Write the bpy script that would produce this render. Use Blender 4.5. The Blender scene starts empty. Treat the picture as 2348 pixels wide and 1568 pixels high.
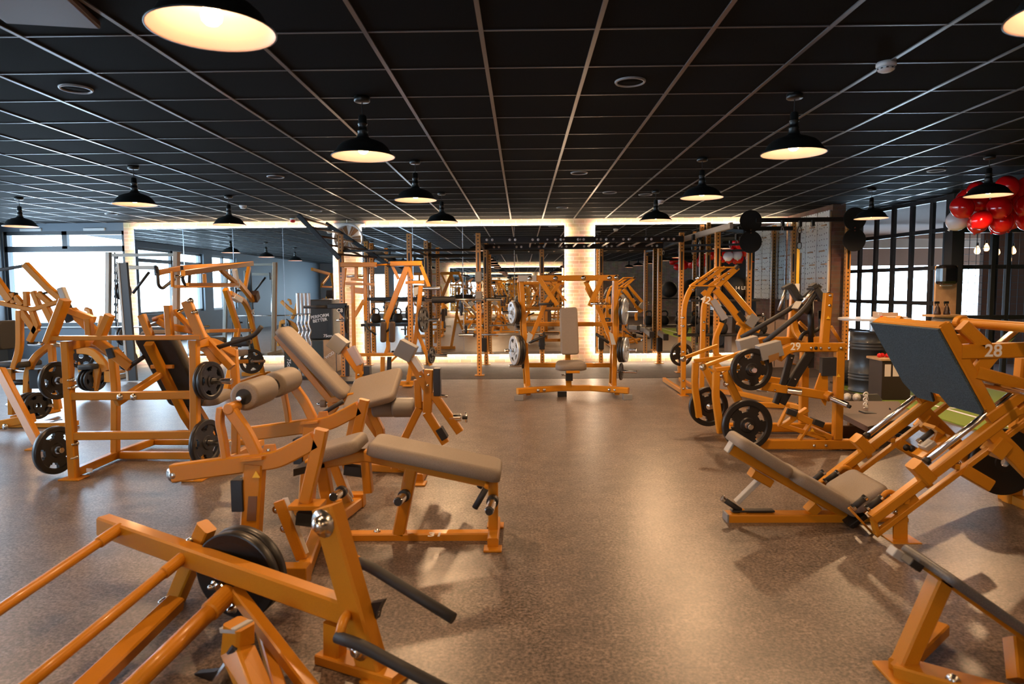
import bpy, bmesh, math, random
from mathutils import Vector as V, Matrix
PI = math.pi
rnd = random.Random(7)
sc = bpy.context.scene
COL = sc.collection
# ---------------------------------------------------------------- camera
HC = 1.42; CE = 2.754; FPX = 1565.0
YAW, PIT, ROL = -.0152063, .0775308, -.0075985
cy_, sy_ = math.cos(YAW), math.sin(YAW); cp_, sp_ = math.cos(PIT), math.sin(PIT); cr_, sr_ = math.cos(ROL), math.sin(ROL)
CF = V((sy_*cp_, cy_*cp_, -sp_)); r0 = V((cy_, -sy_, 0)); u0 = r0.cross(CF)
CR = cr_*r0 + sr_*u0; CU = -sr_*r0 + cr_*u0
cam_d = bpy.data.cameras.new('camera'); cam = bpy.data.objects.new('camera', cam_d); COL.objects.link(cam)
cam.matrix_world = Matrix(((CR.x, CU.x, -CF.x, 0), (CR.y, CU.y, -CF.y, 0), (CR.z, CU.z, -CF.z, HC), (0, 0, 0, 1)))
cam_d.sensor_width = 36; cam_d.lens = FPX*36/2348; cam_d.clip_start = .05; cam_d.clip_end = 200
cam_d.dof.use_dof = True; cam_d.dof.focus_distance = 7.5; cam_d.dof.aperture_fstop = 3.2
sc.camera = cam
# ---------------------------------------------------------------- world, exposure
w = bpy.data.worlds.new('world'); sc.world = w; w.use_nodes = True
nt = w.node_tree; bg = nt.nodes['Background']
bg.inputs[0].default_value = (.58, .79, 1.0, 1); bg.inputs[1].default_value = 11.0
vs = sc.view_settings; vs.view_transform = 'Standard'; vs.look = 'None'; vs.gamma = 1.0; vs.use_curve_mapping = False
vs.exposure = 0.72
sc.cycles.max_bounces = 9; sc.cycles.glossy_bounces = 6; sc.cycles.diffuse_bounces = 4
sc.cycles.caustics_reflective = False; sc.cycles.caustics_refractive = False; sc.cycles.sample_clamp_indirect = 6
# ---------------------------------------------------------------- materials
def nmat(name, base=(.8,.8,.8), rough=.5, metal=0., emit=None, es=0., spec=None, coat=0.):
    m = bpy.data.materials.new(name); m.use_nodes = True
    b = m.node_tree.nodes['Principled BSDF']
    b.inputs['Base Color'].default_value = (*base, 1); b.inputs['Roughness'].default_value = rough
    b.inputs['Metallic'].default_value = metal
    if spec is not None: b.inputs['Specular IOR Level'].default_value = spec
    if coat: b.inputs['Coat Weight'].default_value = coat; b.inputs['Coat Roughness'].default_value = .12
    if emit: b.inputs['Emission Color'].default_value = (*emit, 1); b.inputs['Emission Strength'].default_value = es
    return m
def noisy(m, scale, c1, c2, lo=.4, hi=.6, detail=4, bump=0, rough=None, coord='Object', second=None):
    n = m.node_tree; b = n.nodes['Principled BSDF']; L = n.links.new
    tc = n.nodes.new('ShaderNodeTexCoord'); no = n.nodes.new('ShaderNodeTexNoise'); no.inputs['Scale'].default_value = scale
    no.inputs['Detail'].default_value = detail; no.inputs['Roughness'].default_value = .7
    L(tc.outputs[coord], no.inputs['Vector'])
    cr = n.nodes.new('ShaderNodeValToRGB'); cr.color_ramp.elements[0].position = lo; cr.color_ramp.elements[1].position = hi
    cr.color_ramp.elements[0].color = (*c1, 1); cr.color_ramp.elements[1].color = (*c2, 1)
    L(no.outputs['Fac'], cr.inputs['Fac']); out = cr.outputs['Color']
    if second:
        n2 = n.nodes.new('ShaderNodeTexNoise'); n2.inputs['Scale'].default_value = second[0]; n2.inputs['Detail'].default_value = 5
        L(tc.outputs[coord], n2.inputs['Vector'])
        r2 = n.nodes.new('ShaderNodeMapRange'); r2.inputs['From Min'].default_value = .3; r2.inputs['From Max'].default_value = .7
        r2.inputs['To Min'].default_value = second[1]; r2.inputs['To Max'].default_value = second[2]
        L(n2.outputs['Fac'], r2.inputs['Value'])
        mx = n.nodes.new('ShaderNodeVectorMath'); mx.operation = 'SCALE'; L(out, mx.inputs[0]); L(r2.outputs[0], mx.inputs['Scale']); out = mx.outputs[0]
    L(out, b.inputs['Base Color'])
    if bump:
        bu = n.nodes.new('ShaderNodeBump'); bu.inputs['Strength'].default_value = bump; bu.inputs['Distance'].default_value = .003
        L(no.outputs['Fac'], bu.inputs['Height']); L(bu.outputs[0], b.inputs['Normal'])
    return m
def brick_mat(name, c1, c2, mortar, sc_=1.0):
    m = nmat(name, rough=.85); n = m.node_tree; b = n.nodes['Principled BSDF']; L = n.links.new
    tc = n.nodes.new('ShaderNodeTexCoord'); sx = n.nodes.new('ShaderNodeSeparateXYZ'); L(tc.outputs['Object'], sx.inputs[0])
    ad = n.nodes.new('ShaderNodeMath'); ad.operation = 'ADD'; L(sx.outputs['X'], ad.inputs[0]); L(sx.outputs['Y'], ad.inputs[1])
    cb = n.nodes.new('ShaderNodeCombineXYZ'); L(ad.outputs[0], cb.inputs['X']); L(sx.outputs['Z'], cb.inputs['Y'])
    bt = n.nodes.new('ShaderNodeTexBrick'); bt.inputs['Scale'].default_value = 1; bt.inputs['Brick Width'].default_value = .22*sc_
    bt.inputs['Row Height'].default_value = .07*sc_; bt.inputs['Mortar Size'].default_value = .006; bt.inputs['Bias'].default_value = 0
    bt.inputs['Color1'].default_value = (*c1, 1); bt.inputs['Color2'].default_value = (*c2, 1); bt.inputs['Mortar'].default_value = (*mortar, 1)
    L(cb.outputs[0], bt.inputs['Vector'])
    no = n.nodes.new('ShaderNodeTexNoise'); no.inputs['Scale'].default_value = 5; no.inputs['Detail'].default_value = 6; L(tc.outputs['Object'], no.inputs['Vector'])
    mx = n.nodes.new('ShaderNodeMix'); mx.data_type = 'RGBA'; mx.blend_type = 'OVERLAY'; mx.inputs['Factor'].default_value = .55
    L(bt.outputs['Color'], mx.inputs['A']); L(no.outputs['Color'], mx.inputs['B'])
    hs = n.nodes.new('ShaderNodeHueSaturation'); hs.inputs['Saturation'].default_value = .85; L(mx.outputs['Result'], hs.inputs['Color'])
    L(hs.outputs[0], b.inputs['Base Color'])
    bu = n.nodes.new('ShaderNodeBump'); bu.inputs['Strength'].default_value = .5; bu.inputs['Distance'].default_value = .01; bu.invert = True
    L(bt.outputs['Fac'], bu.inputs['Height']); L(bu.outputs[0], b.inputs['Normal'])
    return m
YEL = nmat('yellow_powder_coat', (.62, .235, .018), .38, 0., coat=.15, spec=.35)
YEL = noisy(YEL, 900, (.46, .180, .008), (.62, .25, .013), .35, .65, 2)
BLK = nmat('black_steel', (.012, .012, .013), .42)
RUB = nmat('black_rubber', (.013, .013, .014), .38)
RUBM = nmat('matte_rubber', (.02, .02, .021), .7)
GRIP = nmat('foam_grip', (.022, .021, .021), .62)
CHR = nmat('chrome', (.75, .75, .76), .16, 1.)
STL = nmat('brushed_steel', (.55, .54, .53), .32, 1.)
BOLT = nmat('bolt_steel', (.62, .60, .58), .22, 1.)
UPH = noisy(nmat('taupe_upholstery', rough=.62), 260, (.20, .165, .135), (.27, .225, .185), .35, .65, 3, bump=.15)
UPHD = noisy(nmat('dark_upholstery', rough=.6), 260, (.022, .023, .023), (.04, .041, .04), .35, .65, 3, bump=.15)
FELT = noisy(nmat('anthracite_carpet', rough=.95), 230, (.010, .019, .025), (.075, .112, .135), .35, .65, 3, bump=.5)
GRY = nmat('grey_plastic', (.22, .215, .21), .5)
LGRY = nmat('light_grey_paint', (.42, .43, .42), .45)
WHT = nmat('white_paint', (.75, .75, .74), .5)
WHD = nmat('white_decal', (.82, .82, .80), .5)
YDEC = nmat('yellow_sticker', (.9, .55, .03), .5)
WOOD = noisy(nmat('light_wood', rough=.55), 4, (.42, .25, .13), (.60, .40, .22), .3, .7, 8)
RED = nmat('red_balloon_latex', (.85, .008, .010), .14, coat=.6)
REDM = nmat('red_plastic', (.6, .01, .01), .4)
ANTH = nmat('anthracite_frame', (.032, .035, .038), .4)
MIR = nmat('mirror_glass', (.86, .89, .88), .0, 1.)
GLS = nmat('dark_glass', (.02, .02, .02), .05)
LEDM = nmat('led_strip', (1, .8, .6), .5, emit=(1., .78, .55), es=34)
BULB = nmat('lamp_bulb', (1, .8, .6), .5, emit=(1., .58, .27), es=42)
SHIN = nmat('shade_inside', (.80, .62, .62), .45)
SHOU = nmat('shade_outside', (.013, .016, .016), .38)
# ---------------------------------------------------------------- mesh helpers
AX = {'x': V((1,0,0)), 'y': V((0,1,0)), 'z': V((0,0,1))}
def ray(px, py): return (CF + (px-1174)/FPX*CR - (py-784)/FPX*CU)
def on(px, py, ax, val):
    o = V((0,0,HC)); d = ray(px, py); i = 'xyz'.index(ax); return o + d*((val-o[i])/d[i])
def link(name, bm, mats, parent=None, loc=None):
    me = bpy.data.meshes.new(name); bm.to_mesh(me); bm.free()
    for m_ in (mats if isinstance(mats, (list, tuple)) else [mats]): me.materials.append(m_)
    o = bpy.data.objects.new(name, me); COL.objects.link(o)
    if parent: o.parent = parent
    if loc is not None: o.location = loc
    return o
def tag(o, label, cat, group=None, kind=None):
    if label: o['label'] = label
    if cat: o['category'] = cat
    if group: o['group'] = group
    if kind: o['kind'] = kind
    return o
def struct(name, bm, m, kind='structure'):
    o = link(name, bm, m); o['kind'] = kind; return o
def empty(name, loc=(0,0,0), rot=0):
    o = bpy.data.objects.new(name, None); COL.objects.link(o); o.location = loc; o.rotation_euler = (0,0,rot); o.empty_display_size = .1; return o
def arcpts(pts, r, seg=5):
    if r <= 0 or len(pts) < 3: return [V(p) for p in pts]
    out = [V(pts[0])]
    for i in range(1, len(pts)-1):
        a, b, c = V(pts[i-1]), V(pts[i]), V(pts[i+1]); d1 = (a-b); d2 = (c-b)
        l = min(r, d1.length*.48, d2.length*.48); p1 = b+d1.normalized()*l; p2 = b+d2.normalized()*l
        for k in range(seg+1):
            t = k/seg; out.append(p1*(1-t)**2 + b*2*t*(1-t) + p2*t*t)
    out.append(V(pts[-1])); return out
def sweep(bm, pts, prof, n, smooth=False, mi=0, miter=True):
    n = V(n); N = len(pts); rings = []
    for i in range(N):
        if i == 0: T = (pts[1]-pts[0]).normalized(); k = 1
        elif i == N-1: T = (pts[-1]-pts[-2]).normalized(); k = 1
        else:
            t1 = (pts[i]-pts[i-1]).normalized(); t2 = (pts[i+1]-pts[i]).normalized(); T = (t1+t2)
            T = T.normalized() if T.length > 1e-6 else t1; k = 1/max(.35, T.dot(t1)) if miter else 1
        s = n - T*n.dot(T)
        if s.length < 1e-4: s = V((1,0,0)) - T*T.x
        if s.length < 1e-4: s = V((0,1,0)) - T*T.y
        s.normalize(); u = s.cross(T)
        rings.append([bm.verts.new(pts[i] + s*a + u*b*k) for a, b in prof])
    m = len(prof)
    for i in range(N-1):
        for j in range(m):
            f = bm.faces.new((rings[i][j], rings[i][(j+1)%m], rings[i+1][(j+1)%m], rings[i+1][j])); f.smooth = smooth; f.material_index = mi
    for r_, rev in ((rings[0], True), (rings[-1], False)):
        f = bm.faces.new(r_[::-1] if rev else r_); f.material_index = mi
def rectprof(w_, h_, c=None):
    c = min(w_, h_)*.12 if c is None else c; a, b = w_/2, h_/2
    return [(a, -b+c), (a, b-c), (a-c, b), (-a+c, b), (-a, b-c), (-a, -b+c), (-a+c, -b), (a-c, -b)]
def circprof(r, seg=14): return [(r*math.cos(2*PI*k/seg), r*math.sin(2*PI*k/seg)) for k in range(seg)]
def lathe(bm, prof, p0, axis, seg=28, mi=None, smooth=True, closed=False):
    """prof = [(radius, height along axis)]"""
    a = V(axis).normalized(); s = a.orthogonal().normalized(); u = a.cross(s); p0 = V(p0); rings = []
    for r, h in prof:
        if r < 1e-5: rings.append([bm.verts.new(p0+a*h)])
        else: rings.append([bm.verts.new(p0+a*h+(s*math.cos(2*PI*k/seg)+u*math.sin(2*PI*k/seg))*r) for k in range(seg)])
    for i in range(len(rings)-1):
        A, B = rings[i], rings[i+1]
        for k in range(seg):
            k2 = (k+1) % seg
            if len(A) == 1 and len(B) == 1: continue
            if len(A) == 1: f = bm.faces.new((A[0], B[k2], B[k]))
            elif len(B) == 1: f = bm.faces.new((A[k], A[k2], B[0]))
            else: f = bm.faces.new((A[k], A[k2], B[k2], B[k]))
            f.smooth = smooth
            if mi: f.material_index = mi[i]
def cyl(bm, p0, p1, r, seg=18, bev=.15, mi=0):
    p0, p1 = V(p0), V(p1); L = (p1-p0).length; c = min(r, L/2)*bev
    lathe(bm, [(0,0), (r-c,0), (r,c), (r,L-c), (r-c,L), (0,L)], p0, p1-p0, seg, smooth=False, mi=[mi]*5)
def rod(bm, p0, p1, r, seg=14):
    p0, p1 = V(p0), V(p1); sweep(bm, [p0, p1], circprof(r, seg), (p1-p0).orthogonal(), True)
def box(bm, c, s, bev=0., M=None, mi=0):
    r = bmesh.ops.create_cube(bm, size=1.0); vs_ = r['verts']
    bmesh.ops.scale(bm, vec=V(s), verts=vs_)
    if bev > 0:
        es = list({e for v_ in vs_ for e in v_.link_edges})
        q = bmesh.ops.bevel(bm, geom=es, offset=min(bev, min(s)*.45), segments=2, profile=.5, affect='EDGES'); vs_ = list({v_ for f in q['faces'] for v_ in f.verts} | {v_ for v_ in q['verts']})
        vs_ = list({v_ for v_ in vs_})
    if M is not None: bmesh.ops.transform(bm, matrix=M, verts=vs_)
    bmesh.ops.translate(bm, vec=V(c), verts=vs_)
    for f in {f for v_ in vs_ for f in v_.link_faces}: f.material_index = mi
def quadbox(bm, p0, p1, s=(0,0,0)): # box from min corner to max corner
    c = [(a+b)/2 for a, b in zip(p0, p1)]; box(bm, c, [abs(b-a) for a, b in zip(p0, p1)])
def rrect(w_, l_, cr, seg=4):
    out = []
    for cx, cy, a0 in ((w_/2-cr, l_/2-cr, 0), (-w_/2+cr, l_/2-cr, 90), (-w_/2+cr, -l_/2+cr, 180), (w_/2-cr, -l_/2+cr, 270)):
        for k in range(seg+1):
            a = math.radians(a0+90*k/seg); out.append((cx+cr*math.cos(a), cy+cr*math.sin(a)))
    return out
def padmesh(bm, c, X, Y, Z, w_, l_, t, cr=.04, bev=.02, taper=1.0):
    """upholstered pad: centre c, width along X, length along Y, thickness along Z"""
    X, Y, Z = V(X).normalized(), V(Y).normalized(), V(Z).normalized(); c = V(c); base = rrect(w_, l_, min(cr, w_*.45, l_*.45)); rings = []
    lev = [(-t/2, .012), (-t/2+.006, 0)]
    for k in range(5):
        a = k/4*PI/2; lev.append((t/2-bev+bev*math.sin(a), bev*(1-math.cos(a))))
    for z, ins in lev:
        f1 = (w_-2*ins)/w_; f2 = (l_-2*ins)/l_
        rings.append([bm.verts.new(c + X*(x*f1*(taper if y > 0 else 1)) + Y*(y*f2) + Z*z) for x, y in base])
    n = len(base)
    for i in range(len(rings)-1):
        for j in range(n):
            f = bm.faces.new((rings[i][j], rings[i][(j+1)%n], rings[i+1][(j+1)%n], rings[i+1][j])); f.smooth = True
    bm.faces.new(rings[0][::-1]); bm.faces.new(rings[-1])
MATS = {'frame': YEL, 'lever_arm': YEL, 'base': YEL, 'crossbar': YEL, 'bracket': YEL, 'upright': YEL, 'foot': YEL, 'seat': UPH, 'backrest': UPH, 'pad': UPH,
        'bench_pad': UPH, 'roller_pad': UPH, 'chest_pad': UPH, 'headrest': UPH, 'bolt': BOLT, 'pivot_bolt': BOLT, 'handle': GRIP, 'grip': GRIP, 'weight_horn': CHR, 'guide_rod': CHR,
        'bumper': RUBM, 'foot_cap': GRY, 'adjuster': BLK, 'shock_absorber': BLK, 'foot_plate': FELT, 'number': WHD, 'sticker': YDEC, 'placard': WHD, 'knob': RUBM,
        'spring_collar': BLK, 'support_arm': YEL, 'pin': CHR, 'stopper': RUBM, 'counterweight': GRY, 'strap': BLK}
NCAP = {}
def clusters(b, tol=.004):
    """split a bmesh into groups of islands whose boxes do not touch: each is a part of its own"""
    b.verts.ensure_lookup_table(); b.verts.index_update(); seen = [-1]*len(b.verts); isl = []
    for v0 in b.verts:
        if seen[v0.index] >= 0: continue
        st = [v0]; seen[v0.index] = len(isl); mem = []
        while st:
            v = st.pop(); mem.append(v)
            for e in v.link_edges:
                o = e.other_vert(v)
                if seen[o.index] < 0: seen[o.index] = len(isl); st.append(o)
        isl.append(mem)
    if len(isl) < 2: return [b]
    bb = [([min(v.co[i] for v in m) for i in range(3)], [max(v.co[i] for v in m) for i in range(3)]) for m in isl]; par = list(range(len(isl)))
    def f(i):
        while par[i] != i: i = par[i]
        return i
    for i in range(len(isl)):
        for j in range(i):
            if all(bb[i][0][k]-tol <= bb[j][1][k] and bb[j][0][k]-tol <= bb[i][1][k] for k in range(3)): par[f(i)] = f(j)
    roots = sorted({f(i) for i in range(len(isl))})
    if len(roots) < 2: return [b]
    out = []
    for r in roots:
        c = b.copy(); c.verts.ensure_lookup_table()
        bmesh.ops.delete(c, geom=[v for v in c.verts if f(seen[v.index]) != r], context='VERTS'); out.append(c)
    b.free(); return out
class Mach:
    def __init__(s, name, label, cat, x, y, rot=0, group=None):
        s.o = empty(name, (x, y, 0), math.radians(rot)); tag(s.o, label, cat, group)
        s.M = Matrix.Translation((x, y, 0)) @ Matrix.Rotation(math.radians(rot), 4, 'Z'); s.I = s.M.inverted()
        s.pl = ('y', 0.); s.bms = {}; s.mt = {}; s.k = 0
    def q(s, px, py, ax=None, val=None):
        if ax is None: ax, val = s.pl
        o = s.I @ V((0,0,HC)); d = (s.I.to_3x3() @ ray(px, py)); i = 'xyz'.index(ax); return o + d*((val-o[i])/d[i])
    def P(s, p):
        if isinstance(p, V): return p
        if len(p) == 2: return s.q(*p)
        if len(p) == 3: return V(p)
        return s.q(*p)
    def PP(s, pts): return [s.P(p) for p in pts]
    def bm(s, key, mat=None):
        if key not in s.bms: s.bms[key] = bmesh.new(); s.mt[key] = mat or MATS.get(key.split('/')[0], YEL)
        return s.bms[key]
    def fl(s, pts, ax=None):
        i = 'xyz'.index(ax or s.pl[0]); out = []
        for p in pts: p = V(p); p[i] = -p[i]; out.append(p)
        return out
    def mk(s, key, fr=('frame', 'base')):
        return key if key.split('/')[0] in fr else key+'/m'
    def bar(s, key, pts, w=.06, h=None, n=None, r=0., mir=False, mat=None, c=None):
        pts = s.PP(pts); n = V(n) if n is not None else AX[s.pl[0]]
        sweep(s.bm(key, mat), arcpts(pts, r), rectprof(w, h or w, c), n)
        if mir: s.bar(s.mk(key), s.fl(pts), w, h, n, r, False, mat, c)
    def tube(s, key, pts, rad=.015, r=0., mir=False, mat=None, seg=12):
        pts = s.PP(pts); P2 = arcpts(pts, r); n = AX[s.pl[0]]
        t0 = (P2[1]-P2[0]).normalized()
        if abs(n.dot(t0)) > .9: n = t0.orthogonal()
        sweep(s.bm(key, mat), P2, circprof(rad, seg), n, True, miter=False)
        if mir: s.tube(s.mk(key), s.fl(pts), rad, r, False, mat, seg)
    def cyl(s, key, p0, p1, rad, mir=False, mat=None, bev=.15, seg=20):
        p0, p1 = s.P(p0), s.P(p1); cyl(s.bm(key, mat), p0, p1, rad, seg, bev)
        if mir: a, b = s.fl([p0, p1]); s.cyl(s.mk(key), a, b, rad, False, mat, bev, seg)
    def bolt(s, pts, ax=None, r=.014, side=None, mir=False, mat=None, h=.012):
        """round bolt heads with a washer; side = sign of the plane normal they stick out towards"""
        for p in pts:
            p = s.P(p); a = AX[s.pl[0]].copy() if ax is None else V(ax); a = a*(side if side else -1)
            s.k += 1; key = 'bolt/%d' % s.k; b = s.bm(key, mat)
            lathe(b, [(0,0), (r*1.5,0), (r*1.5,.003), (r*.95,.003), (r*.9,h*.6), (r*.55,h), (0,h*1.1)], p, a, 14)
            if mir: s.bolt([s.fl([p])[0]], s.fl([a])[0] if ax is None else ax, r, 1, False, mat, h)
    def pad(s, key, p0, p1, w, t, cr=.05, bev=.022, off=0., cen=None, mir=False, mat=None, up=None, taper=1.):
        """p0-p1 centre line of the pad in the current plane"""
        p0, p1 = s.P(p0), s.P(p1); Y = (p1-p0).normalized(); X = AX[s.pl[0]]; X = (X-Y*X.dot(Y)).normalized(); Z = X.cross(Y)
        if Z.z < 0 or (abs(Z.z) < 1e-3 and (Z.dot(V(up)) < 0 if up else False)): Z = -Z; X = -X
        if up is not None and Z.dot(V(up)) < 0: Z = -Z; X = -X
        padmesh(s.bm(key, mat), (p0+p1)/2+Z*off, X, Y, Z, w, (p1-p0).length, t, cr, bev, taper)
        if mir: a, b = s.fl([p0, p1]); s.pad(s.mk(key), a, b, w, t, cr, bev, off, None, False, mat, up, taper)
    def box(s, key, c, size, ang=0, ax=None, bev=.004, mir=False, mat=None):
        c = s.P(c); M = Matrix.Rotation(math.radians(ang), 4, (ax or s.pl[0]).upper())
        box(s.bm(key, mat), c, size, bev, M)
        if mir: s.box(s.mk(key), s.fl([c])[0], size, ang if (ax or s.pl[0]) == s.pl[0] else -ang, ax, bev, False, mat)
    def poly(s, key, pts, t, n=None, mir=False, mat=None):
        """flat plate of thickness t with outline pts"""
        pts = s.PP(pts); n = V(n) if n is not None else AX[s.pl[0]]; b = s.bm(key, mat)
        A = [b.verts.new(p-n*t/2) for p in pts]; B = [b.verts.new(p+n*t/2) for p in pts]; k = len(pts)
        b.faces.new(A[::-1]); b.faces.new(B)
        for i in range(k): b.faces.new((A[i], A[(i+1)%k], B[(i+1)%k], B[i]))
        if mir: s.poly(s.mk(key), s.fl(pts), t, n, False, mat)
    def roller(s, key, p0, p1, r, mat=None, mir=False):
        p0, p1 = s.P(p0), s.P(p1); L = (p1-p0).length; c = r*.28
        prof = [(.012,0), (r-c,0)] + [(r-c+c*math.sin(a), c-c*math.cos(a)) for a in (.4,.8,1.2,PI/2)] + [(r-c+c*math.cos(a), L-c+c*math.sin(a)) for a in (0.,.4,.8,1.2)] + [(r-c,L), (.012,L)]
        lathe(s.bm(key, mat or UPH), prof, p0, p1-p0, 26)
        if mir: a, b = s.fl([p0, p1]); s.roller(s.mk(key), a, b, r, mat)
    def text(s, key, txt, p, right, up, size, mat=None, d=.001):
        o = text_obj(key.split('/')[0], txt, size, mat or WHD, d)
        X = V(right).normalized(); Y = V(up); Y = (Y-X*Y.dot(X)).normalized(); Z = X.cross(Y); p = s.P(p)
        o.parent = s.o; o.matrix_local = Matrix(((X.x,Y.x,Z.x,p.x),(X.y,Y.y,Z.y,p.y),(X.z,Y.z,Z.z,p.z),(0,0,0,1))); return o
    def plates(s, p, ax, specs, label, group=None, start=0.):
        """weight plates on a horn: specs = [(radius, thickness)], stacked along ax from p"""
        p = s.M @ s.P(p); a = (s.M.to_3x3() @ V(ax)).normalized(); d = start; out = []
        for i, (r, t) in enumerate(specs):
            out.append(plate(p + a*(d+t/2), a, r, t, label[i] if isinstance(label, (list, tuple)) else label, group)); d += t+.003
        return out
    def end(s):
        cnt = 0
        for key, b in s.bms.items():
            bmesh.ops.recalc_face_normals(b, faces=b.faces)
            for piece in clusters(b): link(key.split('/')[0], piece, s.mt[key], s.o)
        return s.o
def text_obj(name, txt, size, mat, d=.001, align='CENTER'):
    cu = bpy.data.curves.new(name, 'FONT'); cu.body = txt; cu.size = size; cu.extrude = d; cu.align_x = align; cu.align_y = 'CENTER'; cu.offset = size*.018
    tmp = bpy.data.objects.new(name, cu); me = bpy.data.meshes.new_from_object(tmp); bpy.data.objects.remove(tmp); bpy.data.curves.remove(cu)
    me.materials.clear(); me.materials.append(mat); me.name = name
    o = bpy.data.objects.new(name, me); COL.objects.link(o); return o
PL = {}
def plate_mesh(r, t, solid=False):
    key = (round(r,3), round(t,3), solid)
    if key in PL: return PL[key]
    bm = bmesh.new(); seg = 60; rad = [.029/r, max(.27, .05/r), .31, .53, .63, .75, .80, .97, 1.0]; th = [.5, .5, .32, .30, .30, .30, .5, .5, .42] if not solid else [.5, .5, .42, .42, .42, .42, .42, .5, .44]
    def hole(i, k):
        if solid: return False
        a = k % 12
        if i == 3: return 4 <= a <= 7
        if i == 4: return 3 <= a <= 8
        return False
    F = []; B = []
    for q, h in zip(rad, th):
        F.append([bm.verts.new((q*r*math.cos(2*PI*k/seg), q*r*math.sin(2*PI*k/seg), h*t)) for k in range(seg)])
        B.append([bm.verts.new((q*r*math.cos(2*PI*k/seg), q*r*math.sin(2*PI*k/seg), -h*t)) for k in range(seg)])
    n = len(rad)
    for i in range(n-1):
        for k in range(seg):
            k2 = (k+1) % seg
            if hole(i, k):
                continue
            bm.faces.new((F[i][k], F[i+1][k], F[i+1][k2], F[i][k2])); bm.faces.new((B[i][k], B[i][k2], B[i+1][k2], B[i+1][k]))
    for k in range(seg):
        k2 = (k+1) % seg
        f = bm.faces.new((F[-1][k], B[-1][k], B[-1][k2], F[-1][k2])); f.smooth = True
        f = bm.faces.new((F[0][k], F[0][k2], B[0][k2], B[0][k])); f.material_index = 1
        for i in range(1, n-1):
            if hole(i, k) != hole(i-1, k):
                bm.faces.new((F[i][k], F[i][k2], B[i][k2], B[i][k]))
            if hole(i, k) != hole(i, k-1):
                bm.faces.new((F[i][k], F[i+1][k], B[i+1][k], B[i][k]))
    bmesh.ops.recalc_face_normals(bm, faces=bm.faces)
    me = bpy.data.meshes.new('weight_plate'); bm.to_mesh(me); bm.free(); me.materials.append(RUB); me.materials.append(STL)
    PL[key] = me; return me
def plate(p, axis, r, t, label, group=None, mat=None, name='weight_plate', me=None):
    o = bpy.data.objects.new(name, me or plate_mesh(r, t)); COL.objects.link(o)
    o.rotation_mode = 'QUATERNION'; o.rotation_quaternion = V((0,0,1)).rotation_difference(V(axis).normalized()); o.location = p
    if mat: o.material_slots[0].link = 'OBJECT'; o.material_slots[0].material = mat
    return tag(o, label, 'weight plate', group)
# ================================================================ the room
WY = 13.2; MY = 13.08; BY = -8.0; LX = -10.1
FLOOR = nmat('rubber_floor', rough=.36, spec=.7)
def floor_mat(m, c1, c2, c3):
    n = m.node_tree; b = n.nodes['Principled BSDF']; L = n.links.new; tc = n.nodes.new('ShaderNodeTexCoord'); out = None
    def noise(s, lo, hi, a, b_):
        no = n.nodes.new('ShaderNodeTexNoise'); no.inputs['Scale'].default_value = s; no.inputs['Detail'].default_value = 5; no.inputs['Roughness'].default_value = .65
        L(tc.outputs['Object'], no.inputs['Vector']); r = n.nodes.new('ShaderNodeValToRGB')
        r.color_ramp.elements[0].position = lo; r.color_ramp.elements[1].position = hi; r.color_ramp.elements[0].color = (*a, 1); r.color_ramp.elements[1].color = (*b_, 1)
        L(no.outputs['Fac'], r.inputs['Fac']); return r.outputs['Color'], no
    a, n1 = noise(70, .38, .64, c1, c2); b2, _ = noise(4.5, .35, .65, (.74,.74,.74), (1.2,1.18,1.16)); c, _ = noise(190, .60, .68, (0,0,0), c3)
    b3, _ = noise(26, .3, .7, (.66,.66,.66), (1.32,1.32,1.32)); m0 = n.nodes.new('ShaderNodeVectorMath'); m0.operation = 'MULTIPLY'; L(b2, m0.inputs[0]); L(b3, m0.inputs[1]); mu = n.nodes.new('ShaderNodeVectorMath'); mu.operation = 'MULTIPLY'; L(a, mu.inputs[0]); L(m0.outputs[0], mu.inputs[1])
    ad = n.nodes.new('ShaderNodeVectorMath'); ad.operation = 'ADD'; L(mu.outputs[0], ad.inputs[0]); L(c, ad.inputs[1]); L(ad.outputs[0], b.inputs['Base Color'])
    bu = n.nodes.new('ShaderNodeBump'); bu.inputs['Strength'].default_value = .16; bu.inputs['Distance'].default_value = .0015; L(n1.outputs['Fac'], bu.inputs['Height']); L(bu.outputs[0], b.inputs['Normal'])
floor_mat(FLOOR, (.046,.036,.031), (.26,.208,.178), (.30,.27,.25))
FLOOR2 = nmat('dark_rubber_floor', rough=.6); floor_mat(FLOOR2, (.05,.042,.038), (.11,.092,.082), (.05,.05,.05))
TURF = noisy(nmat('green_turf', rough=.9), 160, (.11,.19,.02), (.30,.42,.06), .3, .7, 4, bump=.6)
BRICK = brick_mat('warm_brick', (.52,.36,.22), (.42,.25,.14), (.60,.46,.32))
BRICKD = brick_mat('red_brick', (.20,.085,.045), (.13,.055,.03), (.16,.10,.07))
TILE = noisy(nmat('ceiling_tile_black', rough=.9, spec=.08), 300, (.0055,.0062,.0068), (.011,.0118,.0125), .35, .65, 3, bump=.1)
GRID = nmat('ceiling_grid_bars', (.14,.14,.145), .30)
LW = nmat('grey_blue_wall', (.10,.125,.15), .6); DW = nmat('dark_wall', (.035,.033,.032), .7); PW = nmat('pale_wall', (.38,.40,.42), .7)
LOBF = nmat('pale_polished_floor', (.42,.45,.5), .25)
def sbox(name, p0, p1, m, kind='structure'):
    bm = bmesh.new(); quadbox(bm, p0, p1); return struct(name, bm, m, kind)
def sboxes(name, L_, m):
    bm = bmesh.new()
    for p0, p1 in L_: quadbox(bm, p0, p1)
    return struct(name, bm, m)
sbox('floor', (LX-.2, BY-.2, -.2), (16.2, 10.72, 0), FLOOR)
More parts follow.
